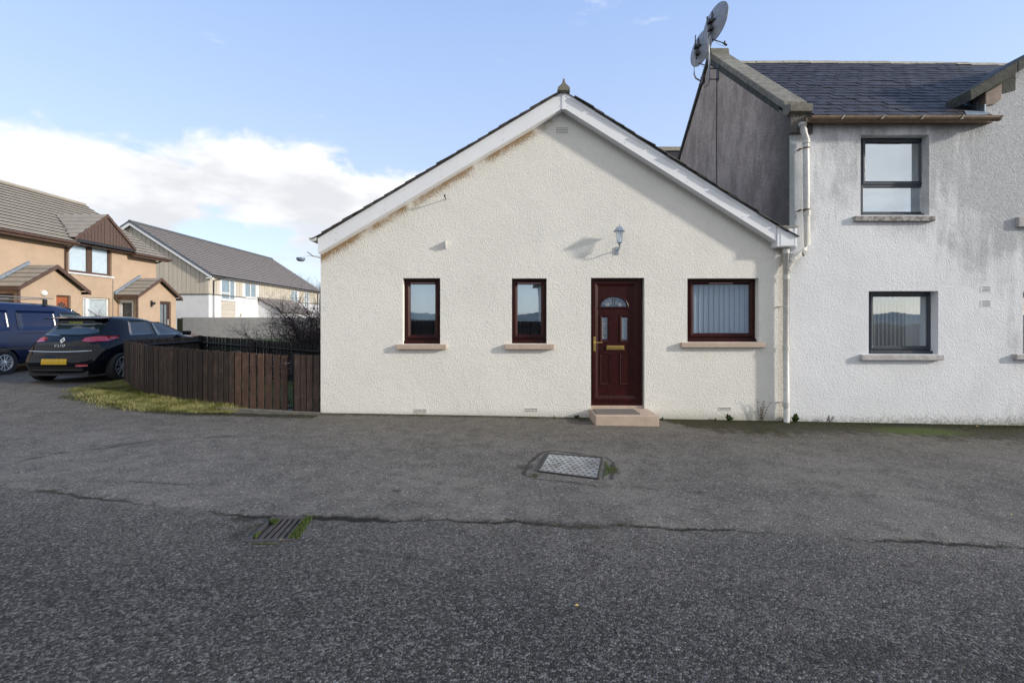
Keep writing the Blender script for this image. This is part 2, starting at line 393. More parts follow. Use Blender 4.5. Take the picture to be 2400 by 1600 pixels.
SLATEV = pm('verge_slate', (.085, .080, .078), (.05, .048, .048), 11, .6, bump=.5, bs=50, objrand=.35, fine=.4)
STONE = pm('lichened_sandstone', (.27, .25, .20), (.15, .145, .12), 9, .9, bump=.8, bs=40, objrand=.15, fine=.55)
STONEP = pm('pink_sandstone', (.34, .27, .23), (.24, .20, .17), 9, .9, bump=.6, bs=40, fine=.4)
STONEK = pm('dark_band_stone', (.075, .078, .068), (.04, .042, .038), 8, .9, bump=.8, bs=40, fine=.4)
RIDGE = pm('pale_ridge_tile', (.44, .42, .34), (.30, .28, .23), 9, .85, bump=.5, bs=40, objrand=.15, fine=.4)
GUTR = pm('rusty_gutter', (.20, .135, .08), (.12, .08, .05), 12, .7, bump=.4, bs=60, fine=.4)
LEADF = pm('lead_flashing', (.28, .34, .42), (.20, .25, .32), 9, .45, .25)
PEACH = pm('peach_render', (.47, .345, .245), (.42, .31, .22), 2, .9, bump=.5, bs=30, fine=.15)
BRTILE = pm('brown_concrete_tile', (.36, .32, .26), (.30, .265, .215), 3, .8, bump=.2, bs=20, fine=.3)
BRTIM = pm('brown_stained_timber', (.105, .058, .042), (.075, .042, .030), 9, .6)
BRCLAD = pm('brown_cladding', (.11, .068, .052), (.08, .05, .04), 12, .65)
JOINT = pm('shaded_tile_joint', (.030, .028, .022), (.020, .020, .015), 5, 1)  # dark joint that paints in the shadow line under each tile edge
GRTILE = pm('grey_brown_tile', (.27, .24, .22), (.22, .195, .18), 3, .8, fine=.3)
CLAD = pm('pale_green_cladding', (.52, .475, .395), (.48, .437, .365), 3, .8, objrand=.05)
RENDW = pm('white_render', (.70, .70, .71), (.64, .64, .66), 2, .9, bump=.2)
GREYW = pm('grey_roughcast', (.42, .42, .42), (.35, .35, .355), 5, .95, bump=.8, bs=30, fine=.45)
FENCE = mat_wood('dark_brown_fence', (.060, .036, .024), (.024, .015, .012)); GATE = mat_wood('gate_timber', (.105, .056, .036), (.052, .028, .019), .22)
FENCEK = mat_wood('black_fence', (.010, .010, .009), (.005, .005, .005), .3)
BARK = pm('bark', (.062, .044, .045), (.035, .025, .027), 12, .9)
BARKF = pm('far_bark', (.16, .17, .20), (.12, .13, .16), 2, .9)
IRON = pm('cast_iron', (.095, .082, .075), (.06, .052, .048), 20, .55, .5, bump=.4, bs=80, fine=.3)
STEEL = pm('galvanised_plate', (.62, .67, .72), (.30, .30, .30), 7, .36, .8, bump=.4, bs=60, fine=.5)
CONC = pm('concrete_edge', (.20, .19, .16), (.13, .125, .10), 9, .9, bump=.5)
MAT_ = pm('coir_mat', (.19, .165, .15), (.14, .12, .11), 60, .95, bump=.9, bs=160)
DISH = pm('dish_grey', (.30, .31, .34), (.22, .23, .25), 7, .5, .2, fine=.3)
DARKM = pm('dark_metal', (.05, .05, .055), None, 9, .5, .5)
GALV = pm('galvanised_tube', (.40, .41, .40), (.28, .28, .27), 14, .45, .6)
LAMPM = pm('lamp_painted_metal', (.42, .47, .55), (.30, .34, .40), 20, .35, .5)
TYRE = pm('tyre_rubber', (.018, .018, .019), None, 9, .8); ALLOY = pm('alloy', (.72, .75, .80), None, 9, .35, .6)
CARB = pm('black_car_paint', (.004, .006, .011), None, 1, .05, 0, spec=.32); VANB = pm('blue_van_paint', (.002, .009, .045), (.002, .008, .040), 1, .20, 0, spec=.5)
CARG = new('car_glass')[0]
_b = CARG.node_tree.nodes['Principled BSDF']; _b.inputs['Base Color'].default_value = (.02, .035, .045, 1); _b.inputs['Roughness'].default_value = .03; _b.inputs['Specular IOR Level'].default_value = 1
REDL = pm('red_lens', (.45, .015, .03), (.33, .01, .02), 9, .15, coat=1); CHROME = pm('chrome', (.75, .76, .78), None, 3, .12, 1)
BLKP = pm('black_plastic', (.02, .02, .022), None, 5, .55); YEL = pm('yellow_plate', (.72, .45, .02), (.60, .37, .02), 16, .5)
ORANGE = pm('orange_varnished_door', (.38, .10, .025), (.28, .07, .02), 9, .4); WPLA = pm('white_plastic', (.78, .78, .78), None, 5, .4)
GRB = pm('grass_base', (.12, .115, .035), (.06, .075, .018), 5, 1, fine=.4); LAWN = pm('lawn_base', (.06, .085, .02), (.045, .065, .015), 3, 1)
LEAF = pm('weed_leaf', (.045, .085, .018), (.03, .055, .012), 15, .6); DRYL = pm('dry_stem', (.12, .085, .05), (.09, .065, .04), 15, .9)
def mat_blade():
    m, t, b = new('grass_blade'); r = t.node('ShaderNodeNewGeometry').outputs['Random Per Island']
    p = t.node('ShaderNodeNewGeometry').outputs['Position']
    c = t.mix(t.ramp(r, .2, .9), (.10, .12, .02), (.38, .34, .15)); c = t.mix(t.ramp(t.noise(p, 2.2, 3), .42, .58), c, (.085, .09, .012))
    t.l.new(c, b.inputs['Base Color']); b.inputs['Roughness'].default_value = .8; return m
BLADE = mat_blade()
def mat_moss():
    m, t, b = new('moss_green'); r = t.node('ShaderNodeNewGeometry').outputs['Random Per Island']
    t.l.new(t.mix(r, (.028, .06, .010), (.085, .115, .02)), b.inputs['Base Color']); b.inputs['Roughness'].default_value = .8; return m
MOSS = mat_moss()

# ------------------------------------------------------------ ground
def lines(a, b, h): return list(np.arange(a, b, h))
def make_ground():
    xs = np.array([-600, -300, -150, -80, -50]+lines(-40, -14, 1.)+lines(-14, -8.6, .12)+lines(-8.6, 8.8, .026)+lines(8.8, 14, .12)+lines(14, 40, 1.)+[40, 60, 100, 200, 600])
    ys = np.array([-600, -200, -80, -40, -20, -10, -6, -3, -1, 0, .6]+lines(1.1, 8.0, .024)+lines(8.0, 15, .1)+lines(15, 30, .6)+[30, 40, 60, 90, 140, 250, 600])
    Xg, Yg = np.meshgrid(xs, ys); Zg = g(Xg, Yg)
    nx, ny = len(xs), len(ys)
    near = ((Xg > -9) & (Xg < 9) & (Yg > 1) & (Yg < 8.2))
    # gentle unevenness of old asphalt
    w = np.zeros_like(Xg)
    for k in range(14):
        a, f, p = rng.uniform(0, 2*PI), rng.uniform(.5, 5), rng.uniform(0, 6.3)
        w += np.sin((Xg*math.cos(a)+Yg*math.sin(a))*f+p)/f
    Zg = Zg+np.where(near, w*.0011, 0)
    # the crack running the width of the yard
    pts = [(-160, 1122), (0, 1141), (60, 1147), (130, 1154), (250, 1170), (330, 1180), (480, 1196), (570, 1208), (640, 1213), (740, 1210), (830, 1217), (900, 1219), (1000, 1217), (1120, 1222), (1200, 1220), (1290, 1230), (1380, 1232), (1500, 1231), (1600, 1238), (1760, 1243), (1900, 1254), (2000, 1262), (2100, 1266), (2250, 1272), (2400, 1285), (2700, 1300)]
    gp = [G(*p) for p in pts]; cx = np.array([p.x for p in gp]); cy = np.array([p.y for p in gp])
    yc = np.interp(Xg, cx, cy)+.012*np.sin(Xg*9.1)+.010*np.sin(Xg*23+1)+.006*np.sin(Xg*57)
    d = Yg-yc
    wd = .026+.028*np.exp(-((Xg-G(840, 1215).x)/.33)**2)+.018*(np.sin(Xg*2.3)*.5+.5)
    crack = np.exp(-(d/wd)**2)*(.55+.35*np.sin(Xg*1.9+2)**2+.4*np.exp(-((Xg-G(840, 1215).x)/.35)**2))
    crack[~near] = 0
    Zg = Zg-.009*crack
    front = np.clip(.5-d/.10, 0, 1)*(.40+.60*np.clip((3.7-Yg-.12*Xg)/1.3, 0, 1))*np.where(Yg < 8, 1, 0)
    moss = np.exp(-(np.clip(7.72-Yg, 0, 9)/(1.15+.14*np.sin(Xg*2.1)+.07*np.sin(Xg*5.3)+.22*np.clip((Xg-5)/3, 0, 1)))**2)*np.clip((Xg-2.1+(Yg-7.72)*.5)/.5, 0, 1)*np.where(Xg < 10, 1, 0)*1.0
    moss = np.maximum(moss, .72*np.exp(-(np.clip(7.72-Yg, 0, 9)/.26)**2)*np.where((Xg > -3.3) & (Xg < 9), 1, 0))
    moss = np.maximum(moss, .6*np.exp(-(d/.07)**2)*near*(.4+.6*np.sin(Xg*1.3+.6)**2))
    stain = np.zeros_like(Xg)
    for px, py, rx, ry, a in [(260, 1045, .75, .22, .6), (390, 1040, .5, .14, .5), (520, 1023, .35, .08, .6), (170, 1060, .5, .12, .45), (390, 1130, .3, .05, .7), (300, 1125, .25, .06, .4),
                              (1230, 1095, .16, .16, .75), (1420, 1100, .12, .22, .55), (1340, 1130, .5, .05, .5), (930, 1150, .07, .04, .9), (1640, 1155, .22, .07, .7),
                              (560, 1215, .12, .05, .95), (1420, 1020, .45, .05, .25), (1365, 985, .12, .10, .9), (2050, 1530, .8, .16, .62), (2300, 1570, .5, .14, .62), (1820, 1500, .5, .10, .48), (1900, 1430, .4, .05, .45),
                              (1610, 1416, .06, .04, .9), (540, 1318, .14, .04, .55), (1750, 1320, .6, .1, .3), (2350, 1020, .9, .2, .35), (120, 1135, .4, .08, .5)]:
        c = G(px, py); stain = np.maximum(stain, a*np.exp(-((Xg-c.x)/rx)**2-((Yg-c.y)/ry)**2))
    band = .25+.55*np.exp(-((Xg-G(830, 1215).x)/.55)**2)+.34*np.clip(np.sin(Xg*1.7+1.2), 0, 1)+.25*np.exp(-((Xg-G(1500, 1235).x)/1.2)**2)
    stain = np.maximum(stain, np.clip(band, 0, .95)*np.exp(-(np.where(d > 0, d/.14, d/.07))**2)*near)
    def line_stain(pts, w, a):
        nonlocal stain
        q_ = [G(*p) for p in pts]
        for p0, p1 in zip(q_[:-1], q_[1:]):
            vx_, vy_ = p1.x-p0.x, p1.y-p0.y; L2 = vx_*vx_+vy_*vy_
            tt = np.clip(((Xg-p0.x)*vx_+(Yg-p0.y)*vy_)/L2, 0, 1); dd = np.hypot(Xg-p0.x-tt*vx_, Yg-p0.y-tt*vy_)
            stain = np.maximum(stain, a*np.exp(-(dd/w)**2)*near)
    line_stain([(1226, 1112), (1240, 1085), (1270, 1060), (1300, 1056), (1345, 1062), (1420, 1072), (1437, 1082), (1432, 1122)], .030, 1.05)
    line_stain([(1228, 1112), (1250, 1122), (1330, 1129), (1395, 1138)], .022, 1.0)
    line_stain([(60, 1078), (130, 1063), (230, 1052), (310, 1040), (380, 1028)], .05, .75)
    line_stain([(480, 1027), (530, 1021), (565, 1020)], .04, .85); line_stain([(300, 1128), (380, 1133), (432, 1136)], .03, .85)
    line_stain([(830, 1288), (920, 1300), (1030, 1318)], .035, .7); line_stain([(1480, 1140), (1560, 1150), (1680, 1158), (1720, 1150)], .03, .6)
    for px, py, rx, ry, a in [(575, 1215, .16, .10, .95), (560, 1250, .10, .16, .75), (1246, 1095, .06, .20, .8)]:
        c = G(px, py); stain = np.maximum(stain, a*np.exp(-((Xg-c.x)/rx)**2-((Yg-c.y)/ry)**2))
    c = G(1435, 1100); moss = np.maximum(moss, .95*np.exp(-((Xg-c.x)/.09)**2-((Yg-c.y)/.20)**2))
    c = G(1248, 1116); moss = np.maximum(moss, .75*np.exp(-((Xg-c.x)/.08)**2-((Yg-c.y)/.08)**2))
    c = G(640, 1240); moss = np.maximum(moss, .75*np.exp(-((Xg-c.x)/.30)**2-((Yg-c.y)/.20)**2))
    # edge of the grass verge
    vq = sorted(tuple(G(*q)[:2]) for q in ((120, 925), (205, 935), (270, 950), (350, 962), (450, 969), (552, 971), (650, 974), (751, 976))); vx = np.array([q[0] for q in vq]); vy = np.array([q[1] for q in vq])
    ve = np.interp(Xg, vx, vy)
    moss = np.maximum(moss, np.where(Xg < -3.1, np.clip((Xg-(vx[0]-.1))/.5, 0, 1)*.85*np.exp(-((Yg-ve)/.20)**2), 0))
    # shallow hollows for the drain and the cover
    me = bpy.data.meshes.new('asphalt_yard')
    co = np.stack([Xg, Yg, Zg], -1).reshape(-1, 3).astype(np.float32)
    me.vertices.add(nx*ny); me.vertices.foreach_set('co', co.ravel())
    i = (np.arange(ny-1)[:, None]*nx+np.arange(nx-1)[None, :]).ravel()
    q = np.stack([i, i+1, i+1+nx, i+nx], -1).astype(np.int32)
    # leave the gully's mouth open
    dc = G(640, 1240); cxm = (Xg[:-1, :-1]+Xg[1:, 1:])/2; cym = (Yg[:-1, :-1]+Yg[1:, 1:])/2
    q = q[~(DR_IN(cxm, cym)).ravel()]
    n = len(q); me.loops.add(n*4); me.loops.foreach_set('vertex_index', q.ravel()); me.polygons.add(n)
    me.polygons.foreach_set('loop_start', np.arange(0, n*4, 4, dtype=np.int32)); me.polygons.foreach_set('use_smooth', np.ones(n, bool))
    me.update()
    for nm, a in (('front', front), ('crack', crack), ('moss', moss), ('stain', stain)):
        at = me.attributes.new(nm, 'FLOAT', 'POINT'); at.data.foreach_set('value', a.ravel().astype(np.float32))
    lush = np.exp(-((Xg-6.2)/.9)**2-((Yg-7.15)/.32)**2)*.95+np.exp(-((Xg-2.9)/.5)**2-((Yg-7.5)/.15)**2)*.35+np.exp(-((Xg-G(1432, 1100).x)/.10)**2-((Yg-G(1432, 1100).y)/.2)**2)*.6
    at = me.attributes.new('lush', 'FLOAT', 'POINT'); at.data.foreach_set('value', lush.ravel().astype(np.float32))
    me.materials.append(ASPH)
    o = bpy.data.objects.new('asphalt_yard', me); link(o); o['kind'] = 'structure'
DQ = [G(572, 1271), G(686, 1268), G(727, 1212), G(640, 1211)]   # gully frame corners
def DR(u, v, z=0):
    a = DQ[0].lerp(DQ[1], u); b = DQ[3].lerp(DQ[2], u); p = a.lerp(b, v); return Vector((p.x, p.y, p.z+z))
def DR_IN(X, Y):
    r = np.ones_like(X, bool); c = [DR(.06, .08), DR(.94, .08), DR(.94, .92), DR(.06, .92)]
    for k in range(4):
        a, b = c[k], c[(k+1) % 4]; r &= ((b.x-a.x)*(Y-a.y)-(b.y-a.y)*(X-a.x)) > 0
    return r
make_ground()

# distant low hill range behind the camera, seen in the panes
mb = MB(); n = 60
for k in range(n):
    x0, x1 = -700+k*1400/n, -700+(k+1)*1400/n
    f = lambda x: 11+16*math.exp(-((x+250)/120)**2)+4*math.sin(x*.013)+2*math.sin(x*.04)
    mb.face([(x0, -560, 0), (x1, -560, 0), (x1, -640, f(x1)), (x0, -640, f(x0))])
hb = mb.build('hills', pm('hazy_hill', (.16, .20, .22), (.12, .15, .17), .02, 1), smooth=True); hb['kind'] = 'structure'  # aerial haze mixed into the blue-grey hill colour

# ------------------------------------------------------------ window builder (used by the near houses)
def frame_rect(mb, x0, x1, z0, z1, w, y0, y1, wb=None, wt=None):
    wb = wb or w; wt = wt or w
    mb.box(x0, x0+w, y0, y1, z0, z1); mb.box(x1-w, x1, y0, y1, z0, z1)
    mb.box(x0+w, x1-w, y0+.0005, y1, z0, z0+wb); mb.box(x0+w, x1-w, y0+.0005, y1, z1-wt, z1)
def sash_bevel(mb, x0, x1, z0, z1, w, yf, yi, yb):
    """mitred sash moulding: raised front at yf sloping in to yi at the glass"""
    o = [(x0, z0), (x1, z0), (x1, z1), (x0, z1)]; m = [(x0+w*.45, z0+w*.45), (x1-w*.45, z0+w*.45), (x1-w*.45, z1-w*.45), (x0+w*.45, z1-w*.45)]
    i = [(x0+w, z0+w), (x1-w, z0+w), (x1-w, z1-w), (x0+w, z1-w)]
    for k in range(4):
        j = (k+1) % 4
        mb.face([(o[k][0], yb, o[k][1]), (o[j][0], yb, o[j][1]), (o[j][0], yf, o[j][1]), (o[k][0], yf, o[k][1])])
        mb.face([(o[k][0], yf, o[k][1]), (o[j][0], yf, o[j][1]), (m[j][0], yf, m[j][1]), (m[k][0], yf, m[k][1])])
        mb.face([(m[k][0], yf, m[k][1]), (m[j][0], yf, m[j][1]), (i[j][0], yi, i[j][1]), (i[k][0], yi, i[k][1])])
        mb.face([(i[k][0], yi, i[k][1]), (i[j][0], yi, i[j][1]), (i[j][0], yb, i[j][1]), (i[k][0], yb, i[k][1])])
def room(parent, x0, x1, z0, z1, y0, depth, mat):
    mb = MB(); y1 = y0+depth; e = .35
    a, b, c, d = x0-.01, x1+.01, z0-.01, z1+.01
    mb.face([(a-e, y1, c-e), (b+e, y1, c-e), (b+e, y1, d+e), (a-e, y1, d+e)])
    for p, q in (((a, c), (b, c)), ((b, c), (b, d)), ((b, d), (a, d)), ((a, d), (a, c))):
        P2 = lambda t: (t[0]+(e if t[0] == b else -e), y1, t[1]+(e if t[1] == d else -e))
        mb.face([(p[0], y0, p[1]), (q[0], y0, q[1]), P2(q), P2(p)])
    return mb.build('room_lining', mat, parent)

# ------------------------------------------------------------ the cream gabled cottage
YF = 7.75
cot = thing('gabled_cottage', (.7, 9, -.06), 'single storey cream harled cottage with a front gable, white barge boards and a mahogany door', 'house')
W1 = (X_(944), X_(1031.7), Z_(806), Z_(651.5)); W2 = (X_(1199.8), X_(1281.5), Z_(805), Z_(652)); W3 = (X_(1611), X_(1778.5), Z_(801.5), Z_(652))
DO = (X_(1385), X_(1510.5), Z_(959), Z_(651))
def top_c(x): return (APZ+.10+(x-APX)*KL) if x < APX else (APZ+.10-(x-APX)*KR)
mb = MB(); wall_holes(mb, [-3.16, APX, 4.579], -.7, top_c, [W1, W2, W3, DO], lambda u, z, d: (u, YF+d*.32, z))
# side walls
mb.box(-3.16, -2.84, YF+.32, 18, -.7, top_c(-3.16)-.002); mb.box(4.26, 4.579, YF+.32, 18, -.7, 2.85)
mb.prism([(-2.84, -.7), (4.26, -.7), (4.26, 2.8), (APX, 5.0), (-2.84, 2.8)], 17.7, 18)
mb.build('wall', CREAM, cot)
def maho_window(x0, x1, z0, z1, xf, inner, rm, vent):
    """opening x0..x1, frame from xf to x1f"""
    fr = MB(); yf = YF+.125; fx0, fx1 = xf
    zb = z0+.055
    frame_rect(fr, fx0, fx1, zb, z1+.01, .034, yf, yf+.07)
    w = fr.build('window', MAHO, cot)
    s = MB(); sash_bevel(s, fx0+.032, fx1-.032, zb+.03, z1-.032, .062, yf-.018, yf+.012, yf+.05); s.build('sash', MAHO, w)
    c = MB(); c.box(fx0-.012, fx1+.012, yf-.045, yf+.05, z0+.014, zb); c.box(fx0-.012, fx1+.012, yf-.055, yf+.04, z0+.002, z0+.022); c.build('cill_moulding', MAHO, w, bevel=.004)
    p = MB(); p.box(fx0+.07, fx1-.07, yf+.02, yf+.026, zb+.07, z1-.07); p.build('pane', GLW, w)
    v = MB(); v.box(vent[0], vent[1], yf-.028, yf-.0175, z1-.083, z1-.068); v.build('trickle_vent', MAHL, w)
    room(w, fx0, fx1, zb, z1, yf+.07, 1.6, rm)
    return w, yf, (fx0, fx1, zb, z1)
w, yf, q = maho_window(*W1, (X_(948.5, 7.87), X_(1033, 7.87)), 0, ROOMD, (X_(962, 7.85), X_(1019, 7.85)))
b = MB(); b.box(q[0], q[1], yf+.10, yf+.105, q[2]+.33, q[3]); b.build('roller_blind', ROOML, w)
s = MB(); s.box(X_(928.5, 7.68), X_(1045.5, 7.68), 7.68, YF+.12, Z_(818.5, 7.68), Z_(807, 7.68)); s.build('window_sill', SILL, w, bevel=.006)
w, yf, q = maho_window(*W2, (X_(1200, 7.87), X_(1281.5, 7.87)), 0, ROOMD, (X_(1213, 7.85), X_(1268, 7.85)))
b = MB(); b.box(q[0], q[1], yf+.10, yf+.105, q[2]+.46, q[3]); b.build('roller_blind', ROOML, w)
s = MB(); s.box(X_(1183, 7.68), X_(1299, 7.68), 7.68, YF+.12, Z_(818.5, 7.68), Z_(806.5, 7.68)); s.build('window_sill', SILL, w, bevel=.006)
w, yf, q = maho_window(*W3, (X_(1612, 7.87), X_(1770, 7.87)), 0, ROOMD, (X_(1662, 7.85), X_(1717, 7.85)))
nb = 13; sw = (q[1]-q[0])/nb
vb = MB(); vb.box(-.058, .058, -.001, .001, 0, 1); vbm = meshof(vb, 'blind_slat', BLINDW)
for k in range(nb+1): piece('blind_slat', vbm, w, (q[0]+sw*(k+.2), yf+.125, q[2]-.02), (0, 0, R(random.uniform(17, 25))), (.8, 1, q[3]-q[2]))
s = MB(); s.box(X_(1598, 7.68), X_(1794.6, 7.68), 7.68, YF+.12, Z_(814, 7.68), Z_(802.5, 7.68)); s.build('window_sill', SILL, w, bevel=.006)

# door
dx0, dx1, dz0, dz1 = DO; yd = YF+.07
f = MB(); frame_rect(f, dx0-.002, dx1-.03, dz0+.055, dz1+.01, .052, yd, yd+.08, wb=.085)
dr = f.build('front_door', MAHO, cot, bevel=.004)
f = MB(); sash_bevel(f, dx0+.045, dx1-.078, dz0+.132, dz1-.048, .085, yd-.012, yd+.008, yd+.05); f.build('door_stile_frame', MAHO, dr)
lx0, lx1, lz0, lz1 = dx0+.125, dx1-.158, dz0+.212, dz1-.128
yl = yd+.012
def PX(px, Y=7.8): return X_(px, Y)
cxm = PX(1444.5); 
f = MB()
# panel with real openings for the two tall lights, fan light opening made of strips
tl = [(PX(1360+226/4.356), PX(1360+283/4.356)), (PX(1360+428/4.356), PX(1360+487/4.356))]
tz = (Z_(640+682/4.356, 7.8), Z_(640+452/4.356, 7.8))
fz0, fr_ = Z_(640+340/4.356, 7.8), .215; fcx = PX(1360+347/4.356)
A = [(fcx+fr_*math.cos(PI*k/16), fz0+.158*math.sin(PI*k/16)) for k in range(17)]
wall_holes(f, [lx0, lx1], lz0, lambda x: fz0-.003, [(a, b_, *tz) for a, b_ in tl], lambda u, z, d: (u, yl+d*.03, z))
pts = [(p, yl) for p in A]
for k in range(16):
    a, b_ = A[k], A[k+1]; f.face([(a[0], yl, a[1]), (a[0], yl, lz1), (b_[0], yl, lz1), (b_[0], yl, b_[1])])
f.face([(A[0][0], yl, fz0-.003), (lx1, yl, fz0-.003), (lx1, yl, lz1), (A[0][0], yl, lz1)]); f.face([(lx0, yl, fz0-.003), (A[16][0], yl, fz0-.003), (A[16][0], yl, lz1), (lx0, yl, lz1)])
f.build('door_leaf', MAHO, dr)
# mouldings
f = MB()
arc = [(fcx+(fr_+.022)*math.cos(PI*k/20), yl-.004, fz0-.01+(.158+.022)*math.sin(PI*k/20)) for k in range(21)]
f.tube(arc, .012, 6); f.tube([(fcx-fr_-.05, yl-.004, fz0-.022), (fcx+fr_+.05, yl-.004, fz0-.022)], .013, 6)
for a, b_ in tl:
    sash_bevel(f, a-.035, b_+.035, tz[0]-.045, tz[1]+.045, .034, yl-.010, yl-.001, yl+.003)
for c in (0, 1):
    a, b_ = tl[c]; a -= .035; b_ += .035; z1_, z0_ = Z_(640+820/4.356, 7.8), Z_(640+1140/4.356, 7.8)
    sash_bevel(f, a, b_, z0_, z1_, .026, yl-.008, yl-.001, yl+.003)
    f.box(a+.035, b_-.035, yl-.007, yl+.002, z0_+.045, z1_-.045)
f.build('door_moulding', MAHO, dr)
f = MB(); f.face([(p[0], yl+.012, p[1]) for p in A])
for a, b_ in tl: f.box(a-.004, b_+.004, yl+.012, yl+.016, tz[0]-.004, tz[1]+.004)
f.build('door_glass', GLD, dr)
f = MB(); f.box(lx0, lx1, yl+.05, yl+.06, fz0-.62, lz1); f.build('inner_curtain', pm('hall_grey', (.10, .12, .14)), dr)
f = MB()
for a, b_ in tl:
    m_ = (a+b_)/2; w_ = (b_-a)/2-.008; hh = tz[1]-tz[0]
    for s_ in (-1, 1):
        f.tube([(m_+s_*w_*math.sin(t*PI*3/20), yl+.010, tz[0]+hh*(.04+.92*t/20)) for t in range(21)], .0042, 4)
        f.tube([(m_+s_*w_, yl+.010, tz[0]+.01), (m_+s_*w_, yl+.010, tz[1]-.01)], .0040, 4)
    for q_ in (.2, .5, .8): f.tube([(m_+.018*math.cos(t*PI/4), yl+.010, tz[0]+hh*q_+.028*math.sin(t*PI/4)) for t in range(9)], .0040, 4)
for k in range(1, 8):
    a = PI*k/8; f.tube([(fcx+.09*math.cos(a), yl+.010, fz0+.055*math.sin(a)), (fcx+fr_*math.cos(a), yl+.010, fz0+.15*math.sin(a))], .003, 4)
f.tube([(fcx+.09*math.cos(PI*k/12), yl+.010, fz0+.06*math.sin(PI*k/12)) for k in range(13)], .004, 4)
for s_ in (-1, 1): f.tube([(fcx+s_*(.09+.05*t/8), yl+.009, fz0+.03+.03*math.sin(t)) for t in range(9)], .0045, 4)
f.build('leading', pm('pale_leading', (.42, .47, .50), None, 20, .4, .3), dr)
f = MB()
for s_ in (-.014, .014):
    f.box(fcx+s_-.005, fcx+s_+.005, yl+.006, yl+.010, fz0+.055, fz0+.125); f.box(fcx+s_-.012, fcx+s_-.005, yl+.006, yl+.010, fz0+.108, fz0+.117)
f.build('house_number', BLKP, dr)     # the 11 set in the fanlight
f = MB(); hx = PX(1360+150/4.356, 7.75); f.box(hx-.017, hx+.017, yd-.026, yd-.012, Z_(640+800/4.356, 7.75), Z_(640+650/4.356, 7.75)); h_ = f.build('handle_plate', BRASS, dr, bevel=.005)
hz = Z_(640+708/4.356, 7.75); f = MB(); f.tube([(hx, yd-.02, hz), (hx, yd-.06, hz), (hx+.02, yd-.065, hz), (hx+.125, yd-.065, hz)], [.011, .011, .009, .007], 8); f.build('handle', BRASS, h_, smooth=True)
f = MB(); f.box(PX(1360+270/4.356), PX(1360+450/4.356), yl-.014, yl-.002, Z_(640+783/4.356, 7.8), Z_(640+740/4.356, 7.8)); lp = f.build('letter_plate', BRASS, dr, bevel=.003)
f = MB(); f.box(PX(1360+285/4.356), PX(1360+437/4.356), yl-.020, yl-.0145, Z_(640+776/4.356, 7.8), Z_(640+748/4.356, 7.8)); f.build('letter_flap', BRASS, lp, bevel=.004)
f = MB(); f.box(dx0-.0, dx1-.0, yd-.03, YF+.32, dz0-.02, dz0+.052); f.build('threshold', STEP, dr, bevel=.005)
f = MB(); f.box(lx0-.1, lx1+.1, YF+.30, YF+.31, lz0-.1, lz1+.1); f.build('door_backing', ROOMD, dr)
f = MB(); f.box(X_(1395.6, 7.16), X_(1545, 7.16), 7.16, YF+.02, -.5, Z_(974, 7.16)); f.build('door_step', STEP, cot, bevel=.012)
f = MB(); dm = Z_(974, 7.16)
f.box(X_(1399, 7.28), X_(1500, 7.28), 7.27, 7.66, dm+.001, dm+.014)
dmat = f.build('doormat', MAT_, loc=(1.4, 7.45, dm)); tag(dmat, 'thin grey doormat lying on the doorstep', 'doormat')
# air vents: plate with recessed dark holes
VH = pm('vent_void', (.02, .02, .02))
def vent(px0, px1, py0, py1, rows, cols, parent, mat, slot=False):
    x0, x1, z0, z1 = X_(px0), X_(px1), Z_(py1), Z_(py0)
    f = MB(); f.box(x0-.012, x1+.012, YF-.004, YF+.02, z0-.01, z1+.01); v = f.build('air_vent', mat, parent)
    f = MB(); cw = (x1-x0)/cols; rh = (z1-z0)/rows
    for r_ in range(rows):
        for c in range(cols):
            a = .12 if slot else .25
            f.box(x0+cw*(c+a), x0+cw*(c+1-a), YF-.0065, YF, z0+rh*(r_+.3), z0+rh*(r_+.75))
    f.build('vent_hole', VH if not slot else pm('slot_grey', (.16, .17, .18)), v)
for a in ((1303, 1331, 299, 314, 4, 10), (972, 1000, 958, 968, 3, 9), (1231, 1259, 956, 964, 2, 9), (1686, 1713, 954, 961, 2, 10)): vent(*a, cot, CREAM)

# barge boards (two on the left, right, joint cover), soffit, capping
YB = 7.58
xl, xr = X_(745, YB), X_(1820, YB)
def bl(x): return 5.224+(x-APX)*KL
def br(x): return 5.224-(x-APX)*KR
f = MB(); f.prism([(xl, bl(xl)), (xl, bl(xl)-.245), (APX-.02, bl(APX-.02)-.262), (APX-.02, bl(APX-.02))], YB, YB+.03); o = f.build('barge_board', UPVC, cot)
f = MB(); f.prism([(xl, bl(xl)+.0), (APX-.02, bl(APX-.02)), (APX-.02, bl(APX-.02)-.055), (xl, bl(xl)-.055)], YB-.007, YB); f.build('capping_bead', UPVC, o)
f = MB(); f.prism([(APX+.02, br(APX+.02)-.262), (xr, br(xr)-.25), (xr, br(xr)), (APX+.02, br(APX+.02))], YB, YB+.03); o = f.build('barge_board', UPVC, cot)
f = MB(); f.prism([(APX+.02, br(APX+.02)), (APX+.02, br(APX+.02)-.055), (xr, br(xr)-.055), (xr, br(xr))], YB-.007, YB); f.build('capping_bead', UPVC, o)
f = MB(); f.box(APX-.024, APX+.024, YB-.009, YB+.03, 4.935, 5.205); f.build('joint_cover', UPVC, cot)
f = MB(); f.prism([(xl, bl(xl)-.235), (APX, bl(APX)-.25), (xr, br(xr)-.24), (xr, br(xr)-.252), (APX, bl(APX)-.263), (xl, bl(xl)-.247)], YB+.03, YF-.003); f.build('soffit', UPVC, cot)
f = MB(); bx0, bx1, bz0, bz1 = X_(1821, YB), X_(1867, YB), Z_(578, YB), Z_(533, YB)
f.box(bx0, bx1, YB-.012, YF+.0, bz0, bz1); bb_ = f.build('boxed_eave_end', UPVC, cot, bevel=.003)
